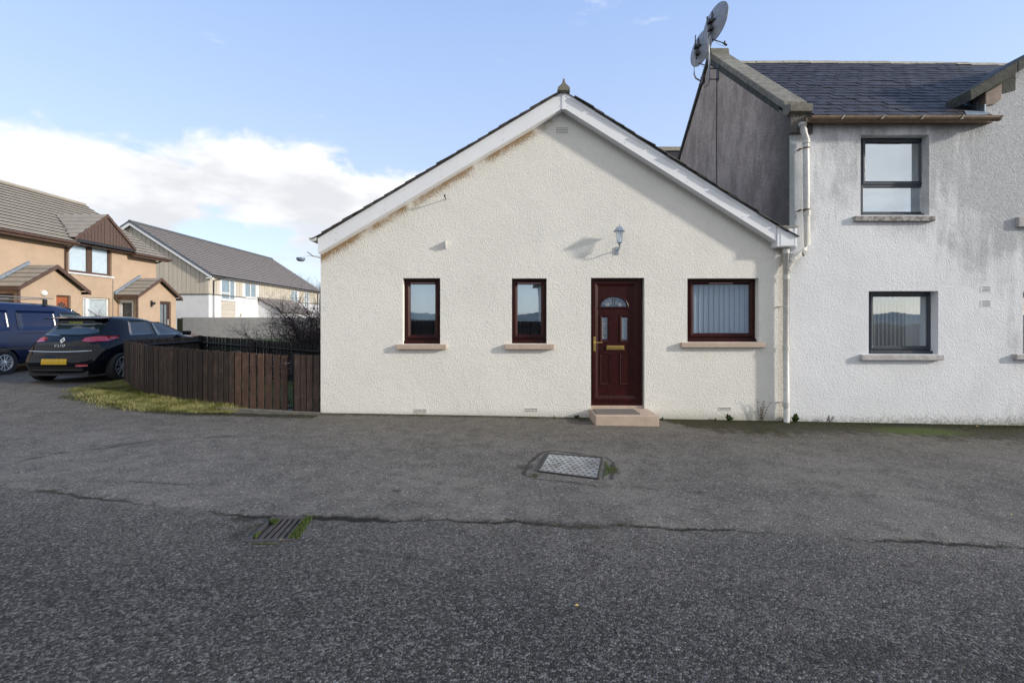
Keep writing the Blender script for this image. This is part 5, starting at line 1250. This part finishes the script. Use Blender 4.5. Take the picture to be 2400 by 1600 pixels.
for k in range(5):
    a0, a1 = PI*(k+.12)/5, PI*(k+.88)/5
    f.quads([(xo-.086, cy_+.08*math.cos(a0), 2.05+.08*math.sin(a0)), (xo-.086, cy_+.24*math.cos(a0), 2.05+.30*math.sin(a0)), (xo-.086, cy_+.24*math.cos(a1), 2.05+.30*math.sin(a1)), (xo-.086, cy_+.08*math.cos(a1), 2.05+.08*math.sin(a1))], [(0, 1, 2, 3)])
f.build('fanlight', pm('dark_fanlight', (.03, .03, .03), None, 4, .2), w)
f = MB(); f.lathe([(.115, 0), (.115, .05), (.08, .09)], (xo, pY(102, xo), Z_(687, pY(102, xo))), 20, M=Matrix.Rotation(PI/2, 3, 'Y')); f.build('bulkhead_lamp', WPLA, w)
f = MB(); f.tube([(PXW+.03, pY(264), 3.6), (PXW+.03, pY(264), .6)], .015, 5); f.build('cable', BRTILE, ph)

# ------------------------------------------------------------ long cream clad house
HX = -25.2; HY0, HY1 = 39.0, 61.3; HE = 5.6; HRX = -31.5; HRZ = 9.75
lh = thing('clad_house', (-31, 50, .55), 'long house with pale green cladding above white render and a grey brown tiled roof', 'house')
SZ = 3.88
f = MB(); wn = [(pY(519, HX), pY(551, HX), 3.45, 5.3), (pY(574, HX), pY(601, HX), 3.85, 5.25), (pY(682, HX), pY(698, HX), 3.3, 5.2), (pY(714, HX), pY(724, HX), 3.3, 5.2)]
wall_holes(f, [HY0, HY1], 0, lambda y: HE, wn, lambda u, z, d: (HX-d*.3, u, z)); f.prism([(HX-.3, 0), (2*HRX-HX, 0), (2*HRX-HX, HE), (HRX, HRZ-.1), (HX-.3, HE)], HY0, HY0+.3); f.prism([(HX-.3, 0), (2*HRX-HX, 0), (2*HRX-HX, HE), (HRX, HRZ-.1), (HX-.3, HE)], HY1-.3, HY1)
f.build('wall', RENDW, lh)
nbd = 34; bw = 12.6/nbd
for k in range(nbd):
    x0_, x1_ = HX-bw*(k+1)+.03, HX-bw*k; xm = (x0_+x1_)/2; tz0 = lambda x: (HE+(HX-x)*(HRZ-HE)/(HX-HRX) if x > HRX else HE+(x-(2*HRX-HX))*(HRZ-HE)/(HX-HRX))-.12
    f = MB(); f.prism([(x0_, SZ), (x1_, SZ), (x1_, tz0(x1_)), (x0_, tz0(x0_))], HY0-.05, HY0-.003); f.build('cladding_board', CLAD, lh)
yb0 = HY0; nb2 = 46; bw2 = (HY1-HY0)/nb2
cz0, cz1 = SZ, HE-.12
for k in range(nb2):
    y0, y1 = HY0+bw2*k, HY0+bw2*(k+1)-.04; segs = [(cz0, cz1)]
    for wy0, wy1, wz0, wz1 in wn:
        if y1 > wy0 and y0 < wy1: segs = [(cz0, max(cz0, wz0)), (wz1, cz1)]
    for a, b_ in segs:
        if b_-a > .05: f = MB(); f.box(HX+.003, HX+.045, y0, y1, a, b_); f.build('cladding_board', CLAD, lh)
f = MB(); f.box(HX, HX+.08, HY0-.08, HY1, SZ-.07, SZ); f.box(HX-12.6, HX, HY0-.08, HY0-.0, SZ-.07, SZ); f.build('string_course', pm('dark_drip', (.16, .16, .13)), lh)
for k in range(7):
    f = MB(); z0_ = .6+k*.4; f.box(HX+.003, HX+.05, wn[0][0], wn[0][1], z0_, z0_+.37); f.build('cladding_board', CLAD, lh)
for i_, q_ in enumerate(wn):
    w = side_window(lh, q_, HX+.06, WPLA, GLF, [(.62, .12)] if i_ == 0 else [(.5, .12)], pm('blue_grey_curtain%d' % i_, (.28, .34, .38), None, 2, .9), WPLA, fw=.10)
    if i_ == 0: f = MB(); f.box(HX-.08, HX-.015, q_[0]+.1, q_[0]+(q_[1]-q_[0])*.6, 4.0, 4.12); f.build('transom', WPLA, w)
f = MB(); ov = .45; kx = (HRZ-HE)/(HX-HRX)
courses(f, HX+ov, HE-ov*kx+.1, HRX, HRZ+.05, HY0-.35, HY1+.3, 19, .09, .14); courses(f, 2*HRX-HX-ov, HE-ov*kx+.1, HRX, HRZ+.05, HY0-.35, HY1+.3, 5, .10, .16)
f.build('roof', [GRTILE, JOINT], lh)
f = MB(); f.tube([(HRX, HY0-.38, HRZ+.06), (HRX, HY1+.3, HRZ+.06)], .13, 8)
f.prism([(HX+ov+.02, HE-ov*kx+.04), (HRX, HRZ-.01), (HRX, HRZ+.14), (HX+ov+.02, HE-ov*kx+.19)], HY0-.40, HY0-.22); f.prism([(2*HRX-HX-ov, HE-ov*kx+.04), (HRX, HRZ-.01), (HRX, HRZ+.14), (2*HRX-HX-ov, HE-ov*kx+.19)], HY0-.40, HY0-.22)
f.build('ridge_and_verge_tile', pm('dark_verge', (.10, .11, .125), None, 4, .7), lh)
f = MB(); f.prism([(HX+ov, HE-ov*kx-.20), (HRX, HRZ-.26), (HRX, HRZ-.01), (HX+ov, HE-ov*kx+.05)], HY0-.36, HY0-.31); f.prism([(2*HRX-HX-ov, HE-ov*kx-.20), (HRX, HRZ-.26), (HRX, HRZ-.01), (2*HRX-HX-ov, HE-ov*kx+.05)], HY0-.36, HY0-.31)
f.box(HX, HX+ov, HY0-.36, HY0-.0, HE-ov*kx-.20, HE-ov*kx-.12)
f.build('barge_board', UPVC, lh)
f = MB(); f.box(HX+.06, HX+ov-.02, HY0-.3, HY1, HE-.28, HE-.12); f.build('fascia', WPLA, lh)
f = MB(); f.tube([(HX+ov+.04, HY0-.4, HE-.2), (HX+ov+.04, HY1, HE-.2)], .07, 8)
f.tube([(HX+ov, HY0+1.6, HE-.25), (HX+.12, pY(498, HX), HE-.6), (HX+.12, pY(498, HX), .6)], .05, 8); f.tube([(HX+.12, 60.6, HE-.4), (HX+.12, 60.6, .6)], .05, 8); f.build('gutter', BLKP, lh)
# lean-to
Yl0, Yl1, Xl = 46.6, 53.6, -22.9
f = MB(); f.prism([(HX, 0), (Xl, 0), (Xl, 2.5), (HX, 3.75)], Yl0, Yl1); l_ = f.build('lean_to', RENDW, lh)
f = MB()
for k in range(9):
    t0, t1 = k/9, (k+1)/9; xx = lambda t_: Xl+.25+(HX-Xl-.25)*t_; zz = lambda t_: 2.5+1.5*t_
    f.face([(xx(t0), Yl0-.2, zz(t0)+.05), (xx(t0), Yl1+.2, zz(t0)+.05), (xx(t1), Yl1+.2, zz(t1)+.005), (xx(t1), Yl0-.2, zz(t1)+.005)]); f.face([(xx(t0), Yl0-.2, zz(t0)-.05), (xx(t0), Yl1+.2, zz(t0)-.05), (xx(t0), Yl1+.2, zz(t0)+.05), (xx(t0), Yl0-.2, zz(t0)+.05)])
f.prism([(Xl+.25, 2.42), (HX, 3.9), (HX, 4.0), (Xl+.25, 2.52)], Yl0-.22, Yl0-.18)
f.build('lean_to_roof', GRTILE, lh)
f = MB(); f.box(HX+.0, HX+.12, pY(562, HX), pY(564.5, HX), 2.05, 2.3); f.build('meter_box', CLAD, lh)

# grey roughcast wall
f = MB(); f.box(X_(424, 28), -8, 28, 28.25, .2, 1.79); gw = f.build('boundary_wall', GREYW, loc=(-14, 28, .55)); tag(gw, 'long grey roughcast boundary wall in front of the clad house', 'wall')
gf = thing('garden_gate', (X_(420, 26.5), 26.5, .55), 'short dark green slatted gate between the peach house and the grey wall', 'gate')
for k in range(3):
    f = MB(); x = X_(415.5+k*4.6, 26.4); f.box(x, x+.085, 26.38, 26.42, .55, 1.72); f.build('slat', pm('green_black_slat%d' % k, (.03, .035, .02)), gf)

# ------------------------------------------------------------ vehicles
def car_surface(rings, nseg=64):
    """rings: (z, y_rear, y_front, half_width, corner_rear, corner_front)"""
    out = []
    for z, yr, yf_, w, cr_, cf_ in rings:
        pts = []
        # outline starts at rear centre and runs round the right side (+x) to the front and back
        def corner(cx_, cy_, r_x, r_y, a0, n):
            return [(cx_+r_x*math.cos(a0+PI/2*k/n), cy_+r_y*math.sin(a0+PI/2*k/n)) for k in range(n+1)]
        rr = min(cr_, (yf_-yr)*.45); rf_ = min(cf_, (yf_-yr)*.45); wx = w*.42
        half = [(w*.28*(k/3), yr+.012*(k/3)**2) for k in range(3)]
        half += [(w-wx+wx*math.sin(PI/2*k/8), yr+.012+rr*(1-math.cos(PI/2*k/8))) for k in range(9)]
        n_s = 12
        half += [(w, yr+.012+rr+(yf_-rf_-yr-.012-rr)*k/n_s) for k in range(1, n_s)]
        half += [(w-wx+wx*math.cos(PI/2*k/8), yf_-rf_+rf_*math.sin(PI/2*k/8)) for k in range(9)]
        half += [(w*.28*(1-k/3), yf_) for k in range(4)]
        L = half; full = L+[(-x, y) for x, y in reversed(L[1:-1])]
        out.append([(x, y, z) for x, y in full])
    return out
def add_rings(mb, R_, T, cap=True):
    i0 = len(mb.v); n = len(R_[0])
    for r_ in R_: mb.v += [tuple(T @ Vector(p)) for p in r_]
    for k in range(len(R_)-1):
        for j in range(n):
            j2 = (j+1) % n; mb.f.append((i0+k*n+j, i0+k*n+j2, i0+(k+1)*n+j2, i0+(k+1)*n+j)); mb.m.append(0)
    if cap:
        mb.f.append(tuple(i0+j for j in range(n-1, -1, -1))); mb.f.append(tuple(i0+(len(R_)-1)*n+j for j in range(n))); mb.m += [0, 0]
def arch_cut(o, T, spots, r, w):
    """cut real wheel arches with a boolean, evaluated once"""
    cut = MB()
    for (x, y, z) in spots:
        pts = [T @ Vector((x-w/2 if s_ else x+w/2, y+r*math.cos(2*PI*k/28), z+r*math.sin(2*PI*k/28))) for s_ in (0, 1) for k in range(28)]
        cut.quads(pts, [tuple(range(28)), tuple(range(55, 27, -1))]+[(k, 28+k, 28+(k+1) % 28, (k+1) % 28) for k in range(28)])
    off = org(o.parent); me = bpy.data.meshes.new('cut'); me.from_pydata([(a-off.x, b-off.y, c-off.z) for a, b, c in cut.v], [], cut.f)
    import bmesh
    bm = bmesh.new(); bm.from_mesh(me); bmesh.ops.recalc_face_normals(bm, faces=bm.faces); bm.to_mesh(me); bm.free()
    bm = bmesh.new(); bm.from_mesh(o.data); bmesh.ops.remove_doubles(bm, verts=bm.verts, dist=.0005); bmesh.ops.recalc_face_normals(bm, faces=bm.faces); bm.to_mesh(o.data); bm.free()
    c = bpy.data.objects.new('cut', me); link(c); c.parent = o.parent
    md = o.modifiers.new('b', 'BOOLEAN'); md.object = c; md.operation = 'DIFFERENCE'; md.solver = 'EXACT'
    dg = bpy.context.evaluated_depsgraph_get(); dg.update(); nm = bpy.data.meshes.new_from_object(o.evaluated_get(dg)); o.modifiers.clear(); o.data = nm
    bpy.data.objects.remove(c)
    nm.polygons.foreach_set('use_smooth', [True]*len(nm.polygons))
    try: nm.set_sharp_from_angle(angle=R(38))
    except Exception: pass
def wheel(root, T, x, y, z, r, rimr, w, side, spokes=5, mat=ALLOY):
    """round tyre, rim with spokes; side +1 faces +x"""
    M_ = T.to_3x3() @ Matrix.Rotation(side*PI/2, 3, 'Y'); c = T @ Vector((x, y, z))
    f = MB(); f.lathe([(rimr, -w/2), (r-.02, -w/2), (r, -w/2+.02), (r, w/2-.02), (r-.02, w/2), (rimr, w/2-.005), (rimr-.01, w/2-.02), (rimr-.015, -w/2)], c, 32, M=M_); t_ = f.build('wheel', TYRE, root, smooth=False)
    f = MB(); f.lathe([(rimr-.02, w/2-.05), (rimr, w/2-.01), (rimr-.012, w/2-.004), (rimr-.03, w/2-.05)], c, 32, M=M_); f.lathe([(.055, w/2-.05), (.05, w/2-.012), (.01, w/2-.005)], c, 16, M=M_)
    for k in range(spokes):
        a = 2*PI*k/spokes+.3; d = Vector((math.cos(a), math.sin(a), 0)); e = Vector((-math.sin(a), math.cos(a), 0))
        for s_ in (-1, 1):
            q0 = d*.04+e*s_*.012; q1 = d*(rimr-.02)+e*s_*.055
            vs = [c+M_ @ Vector((p.x, p.y, h_)) for p in (q0-e*.010, q0+e*.010, q1+e*.012, q1-e*.012) for h_ in (w/2-.045, w/2-.016)]
            f.quads(vs, [(0, 2, 4, 6), (1, 7, 5, 3), (0, 1, 3, 2), (2, 3, 5, 4), (4, 5, 7, 6), (6, 7, 1, 0)])
    f.build('rim', mat, t_)
    f = MB(); f.lathe([(rimr-.02, w/2-.10), (rimr-.02, w/2-.09)], c, 24, M=M_); f.build('brake_disc', BLKP, t_)

# --- black hatchback
car = thing('parked_hatchback', (-9.22, 11.4, .22), 'shiny black hatchback parked beside the dark fence, seen from behind', 'car')
T = Matrix.Translation((-9.47, 9.70, .225)); LZ = .985
rg = [(.17, .14, 3.93, .72, .3, .4), (.24, .06, 4.02, .80, .32, .55), (.36, .0, 4.06, .835, .34, .62), (.46, .0, 4.06, .85, .34, .62), (.52, .015, 4.05, .86, .34, .60),
      (.60, .05, 4.0, .865, .36, .6), (.70, .085, 3.95, .868, .40, .6), (.80, .14, 3.80, .862, .46, .6), (.88, .20, 3.4, .845, .52, .7), (.94, .255, 3.05, .815, .55, .6),
      (1.0, .31, 2.85, .775, .5, .5), (1.08, .39, 2.62, .735, .46, .45), (1.16, .46, 2.42, .70, .42, .42), (1.24, .51, 2.22, .665, .40, .42), (1.31, .50, 2.0, .625, .36, .42),
      (1.36, .52, 1.8, .58, .34, .42), (1.395, .62, 1.6, .50, .32, .4), (1.41, .80, 1.4, .36, .25, .3)]
rg = [(z, a, b_, w*.985, c+.14, d_) for z, a, b_, w, c, d_ in rg]
CR_ = car_surface(rg)
f = MB(); add_rings(f, CR_, T); body = f.build('body', CARB, car)
WR = [(.80, .66, .30), (.80, 3.24, .30), (-.80, .66, .30), (-.80, 3.24, .30)]
arch_cut(body, T, WR, .345, .46)
def surf(z, y=None, x=None, rear=False, side=1):
    """point on the hatchback skin: at height z, on the right/left side at y, or on the rear at x"""
    zs = [r_[0] for r_ in rg]; k = max(0, min(len(zs)-2, int(np.searchsorted(zs, z))-1)); t_ = (z-zs[k])/(zs[k+1]-zs[k])
    ring = [tuple(np.array(a)*(1-t_)+np.array(b_)*t_) for a, b_ in zip(CR_[k], CR_[k+1])]
    n = len(ring)//2
    h_ = ring[:n+1]
    if rear:
        xa = abs(x); hs = h_[:16]; xs_ = [p[0] for p in hs]; ys_ = [p[1] for p in hs]; yy = float(np.interp(xa, xs_, ys_)); return Vector((x, yy, z))
    hs = h_[3:26]; ys_ = [p[1] for p in hs]; xs_ = [p[0] for p in hs]; xx = float(np.interp(y, ys_, xs_)); return Vector((xx*side, y, z))
def patch(name, grid, mat, parent, outward, T_=T, th=.006, smooth=True):
    f = MB(); n, m_ = len(grid), len(grid[0]); o_ = Vector(outward)
    idx = len(f.v)
    for row in grid:
        for p in row: f.v.append(tuple(T_ @ (p+o_*th)))
    for a in range(n-1):
        for b_ in range(m_-1): f.f.append((a*m_+b_, a*m_+b_+1, (a+1)*m_+b_+1, (a+1)*m_+b_)); f.m.append(0)
    edge = [(0, b_) for b_ in range(m_)]+[(a, m_-1) for a in range(1, n)]+[(n-1, b_) for b_ in range(m_-2, -1, -1)]+[(a, 0) for a in range(n-2, 0, -1)]
    i2 = len(f.v)
    for a, b_ in edge: f.v.append(tuple(T_ @ (grid[a][b_]-o_*.01)))
    E_ = len(edge)
    for k in range(E_):
        a, b_ = edge[k]; c, d_ = edge[(k+1) % E_]; f.f.append((a*m_+b_, c*m_+d_, i2+(k+1) % E_, i2+k)); f.m.append(0)
    return f.build(name, mat, parent, smooth=smooth)
# tailgate glass: wide at the bottom, narrowing up with upswept corners
gr = []
for k in range(9):
    t_ = k/8; row = []
    z0_ = .985; z1_ = 1.275
    for j in range(17):
        s_ = -1+j/8; x = s_*(.60-.10*t_); z = z0_+.05*abs(s_)**4+(z1_-z0_-.05*abs(s_)**4)*t_; row.append(surf(z, x=x, rear=True))
    gr.append(row)
patch('tailgate_window', gr, CARG, car, (0, -1, .4), th=.006)
for side in (1, -1):
    for (ya0, ya1, yb0_, yb1_, nm) in ((.98, 1.72, 1.10, 1.70, 'rear_side_window'), (1.80, 2.86, 1.78, 2.06, 'front_side_window')):
        gr = []
        for k in range(7):
            t_ = k/6; z = (.985 if nm[0] == 'r' else .965)+t_*(1.29-.97); ya = ya0+(yb0_-ya0)*t_; yb = ya1+(yb1_-ya1)*t_
            gr.append([surf(z, y=ya+(yb-ya)*j/8, side=side) for j in range(9)])
        patch(nm, gr, CARG, car, (side, 0, .25), th=.004)
    # tail lamp, wraps from tailgate to flank
    gr = []
    for k in range(5):
        t_ = k/4; row = []
        for j in range(13):
            u = j/12; a = .38+u*.62
            zc = .91+.03*u; hh = (.058*math.sin(PI*min(1, .12+u*.95))**.6)+.008; z = zc+(t_-.5)*2*hh*.9
            if a < .8: p = surf(z, x=side*(a/.8)*.80, rear=True)
            else: p = surf(z, y=.42+(a-.8)*1.3, side=side)
            if a < .8 and (a/.8)*.80 > .76: p = surf(z, x=side*.76, rear=True)
            row.append(p)
        gr.append(row)
    patch('tail_lamp', gr, REDL, car, (side*.7, -.7, 0), th=.008)
    f = MB(); f.box(-.09, .09, -.05, .06, -.055, .055, mat=T @ Matrix.Translation((side*.93, 2.62, 1.0))); f.build('wing_mirror', CARB, car, bevel=.02)
for x, y, z in WR: wheel(car, T, x+(.02 if x > 0 else -.02), y, z, .305, .225, .19, 1 if x > 0 else -1)
f = MB(); f.box(-.62, .62, .0, .30, -.012, .012, mat=T @ Matrix.Translation((0, .40, 1.352)) @ Matrix.Rotation(R(4), 4, 'X')); f.build('spoiler', CARB, car, bevel=.01)
gr = [[surf(.655+.018*k/1+.02*(abs(-1+j/8)**2), x=(-1+j/8)*.66, rear=True) for j in range(17)] for k in range(2)]; patch('chrome_strip', gr, CHROME, car, (0, -1, 0), th=.010)
gr = [[surf(.598+.007*k, x=(-1+j/8)*.74, rear=True) for j in range(17)] for k in range(2)]; patch('bumper_gap', gr, VH, car, (0, -1, 0), th=.003)
gr = [[surf(.27+.10*k/3, x=(-1+j/8)*.55, rear=True) for j in range(17)] for k in range(4)]; patch('bumper_insert', gr, BLKP, car, (0, -1, 0), th=.006)
gr = [[surf(.40+.115*k/2, x=-.26+.52*j/6, rear=True) for j in range(7)] for k in range(3)]; npl = patch('number_plate', gr, YEL, car, (0, -1, 0), th=.016, smooth=False)
f = MB(); c = surf(.89, x=0, rear=True)
def dia(s1, s2):   # diamond ring badge
    o4 = [(0, s2), (s1, 0), (0, -s2), (-s1, 0)]; i4 = [(0, s2*.5), (s1*.42, 0), (0, -s2*.5), (-s1*.42, 0)]
    Mt = T @ Matrix.Translation(c+Vector((0, -.008, 0))) @ Matrix.Rotation(R(-28), 4, 'X')
    for k in range(4):
        j = (k+1) % 4; q_ = [(*o4[k],), (*o4[j],), (*i4[j],), (*i4[k],)]
        f.quads([Mt @ Vector((p[0], -.012, p[1])) for p in q_]+[Mt @ Vector((p[0], .02, p[1])) for p in q_], [(0, 1, 2, 3), (4, 7, 6, 5), (0, 4, 5, 1), (3, 2, 6, 7)])
dia(.055, .072); f.build('badge', CHROME, car)
fc_ = bpy.data.curves.new('t', 'FONT'); fc_.body = 'CLIO'; fc_.size = .076; fc_.extrude = .008; fc_.align_x = 'CENTER'; fc_.space_character = 1.45; fc_.offset = .0
fo = bpy.data.objects.new('t', fc_); link(fo); dg = bpy.context.evaluated_depsgraph_get(); tm = bpy.data.meshes.new_from_object(fo.evaluated_get(dg)); bpy.data.objects.remove(fo)
c2 = surf(.79, x=0, rear=True); tm.materials.clear(); tm.materials.append(CHROME)
o = piece('lettering', tm, car, T @ (c2+Vector((0, -.012, -.03))), (R(65), 0, 0))
f = MB(); f.tube([T @ Vector((.02, 1.0, 1.42)), T @ Vector((.0, .78, 1.56))], .006, 5); f.box(-.03, .03, -.04, .04, 0, .02, mat=T @ Matrix.Translation((.02, 1.0, 1.405))); f.build('aerial', BLKP, car)
f = MB(); gr = [[surf(.36+.05*k, x=.44+.2*j/4, rear=True) for j in range(5)] for k in range(2)]; patch('reflector', gr, REDL, car, (0, -1, 0), th=.006)
gr = [[surf(1.245+.035*k, x=-.16+.3*j/4, rear=True) for j in range(5)] for k in range(2)]; patch('window_sticker', gr, pm('yellow_green_sticker', (.45, .50, .06)), car, (0, -1, .4), th=.010)
f = MB(); f.box(-.62, .62, .10, 3.8, .16, .26, mat=T); f.build('underbody', BLKP, car)

# --- blue van
van = thing('parked_van', (-13.3, 12.5, .22), 'dark blue panel van with roof bars at the left edge behind the black hatchback', 'van')
TV = Matrix.Translation((-13.28, 10.50, .20))
def vsec(y, w, zr, zb=.30, belt=None):
    """cross-section half outline from sill up to the roof centre"""
    return [(w-.04, zb), (w, zb+.12), (w+.005, zb+.35), (w+.0, .85), (w-.015, 1.05), (w-.05, 1.25), (w-.10, zr-.30), (w-.14, zr-.16), (w-.20, zr-.06), (w-.32, zr-.015), (0, zr)]
st_ = [(0.0, .80, 1.70), (.05, .86, 1.78), (.3, .88, 1.82), (1.2, .885, 1.83), (2.2, .885, 1.81), (2.7, .885, 1.76), (3.0, .88, 1.66), (3.3, .875, 1.48), (3.55, .87, 1.27), (3.65, .865, 1.16), (4.1, .85, 1.06), (4.4, .80, .95), (4.5, .72, .78)]
f = MB(); i0 = 0; secs = []
for y, w_, zr in st_:
    h_ = vsec(y, w_, zr) if zr > 1.4 else [(w_-.04, .30), (w_, .42), (w_+.005, .6), (w_, min(.8, zr-.2)), (w_-.01, zr-.16), (w_-.03, zr-.10), (w_-.06, zr-.07), (w_-.12, zr-.05), (w_-.2, zr-.03), (w_-.35, zr-.01), (0, zr)]
    secs.append(h_+[(-x, z) for x, z in reversed(h_[:-1])])
n = len(secs[0])
for (y, _, _), s_ in zip(st_, secs): f.v += [tuple(TV @ Vector((x, y, z))) for x, z in s_]
for k in range(len(secs)-1):
    for j in range(n):
        j2 = (j+1) % n; f.f.append((k*n+j, (k+1)*n+j, (k+1)*n+j2, k*n+j2)); f.m.append(0)
f.f.append(tuple(range(n))); f.f.append(tuple((len(secs)-1)*n+j for j in range(n-1, -1, -1))); f.m += [0, 0]
vb_ = f.build('body', VANB, van); VW = [(.82, .95, .31), (.82, 3.75, .31), (-.82, .95, .31), (-.82, 3.75, .31)]
arch_cut(vb_, TV, VW, .37, .5)
for x, y, z in VW: wheel(van, TV, x, y, z, .31, .20, .2, 1 if x > 0 else -1, 6)
def vside(y, z, w=.885, zr=1.81):
    h_ = vsec(y, w, zr); zs = [p[1] for p in h_[:9]]; xs_ = [p[0] for p in h_[:9]]; return Vector((float(np.interp(z, zs, xs_)), y, z))
for (y0, y1, nm) in ((.20, 1.12, 0), (1.30, 2.32, 1)):   # raised pressings on the flank
    gr = [[vside(y0+(y1-y0)*j/6+(.04 if k == 5 else 0)*(1 if j == 0 else 0), 1.10+.50*k/5)+Vector((.012*math.sin(PI*k/5)*math.sin(PI*j/6), 0, 0)) for j in range(7)] for k in range(6)]
    patch('side_panel', gr, VANB, van, (1, 0, .1), TV, .010)
gr = []
for k in range(5):
    t_ = k/4; z = 1.22+.34*t_; y1 = 3.36-.30*t_; gr.append([vside(2.46+(y1-2.46)*j/6, z, .885-.02*j/6, 1.78)+Vector((0, 0, 0)) for j in range(7)])
patch('cab_window', gr, CARG, van, (1, 0, .2), TV, .012)
gr = []
for k in range(5):
    t_ = k/4; y = 3.62-.72*t_; z = 1.20+.50*t_; gr.append([Vector(((-1+j/4)*(.74-.12*t_), y, z)) for j in range(9)])
patch('windscreen', gr, CARG, van, (0, .5, .8), TV, .02)
f2 = MB()
for y in (.4, 2.15):
    f2.box(-.72, .72, y-.02, y+.02, 1.905, 1.93, mat=TV)
for s_ in (-.62, .62): f2.tube([TV @ Vector((s_, .2, 1.95)), TV @ Vector((s_, 2.45, 1.95))], .014, 6)
rb_ = f2.build('roof_bar', GALV, van)
f2 = MB()
for y in (.4, 2.15):
    for s_ in (-1, 1): f2.box(s_*.69-.03, s_*.69+.03, y-.04, y+.04, 1.74, 1.91, mat=TV)
f2.build('bar_foot', BLKP, rb_)
f = MB(); f.box(.885, .897, .0, 3.2, .62, .66, mat=TV); f.box(.76, .80, .1, 4.4, .28, .40, mat=TV); f.build('side_moulding', BLKP, van)
f = MB(); f.tube([TV @ Vector((.889, 1.30+0*k, 1.02)) for k in (0,)]+[TV @ Vector((.889, 2.34, 1.02))], .006, 4); f.build('door_track', BLKP, van)
f = MB(); f.box(-.6, .6, .15, 4.3, .22, .36, mat=TV); f.build('underbody', BLKP, van)

# ------------------------------------------------------------ across the yard, behind the camera (seen only in the panes)
ob = thing('opposite_house', (10, -16, -.1), 'white house across the yard, behind the viewer', 'house')
f = MB(); f.box(2, 20, -20, -13, -.3, 4.2); f.build('wall', RENDW, ob)
f = MB(); f.prism([(-12.6, 4.1), (-16.5, 6.6), (-20.4, 4.1)], 1.6, 20.4, axis='x'); f.build('roof', GRTILE, ob)
bf = thing('yard_fence', (-4, -7, 0), 'dark boarded fence across the yard, behind the viewer', 'fence')
bm_ = meshof(MB().box(-.09, .09, -.012, .012, 0, 1), 'plank', FENCE)
for k in range(110):
    x = -16+k*.19; piece('plank', bm_, bf, (x, -7, float(g(x, -7))), (0, 0, 0), (1, 1, 1.62+random.uniform(-.01, .01)-.02*k/110))
f = MB(); f.box(-16, 4.9, -7.06, -7.02, .3, .4); f.box(-16, 4.9, -7.06, -7.02, 1.2, 1.3); f.build('rail', FENCEK, bf)
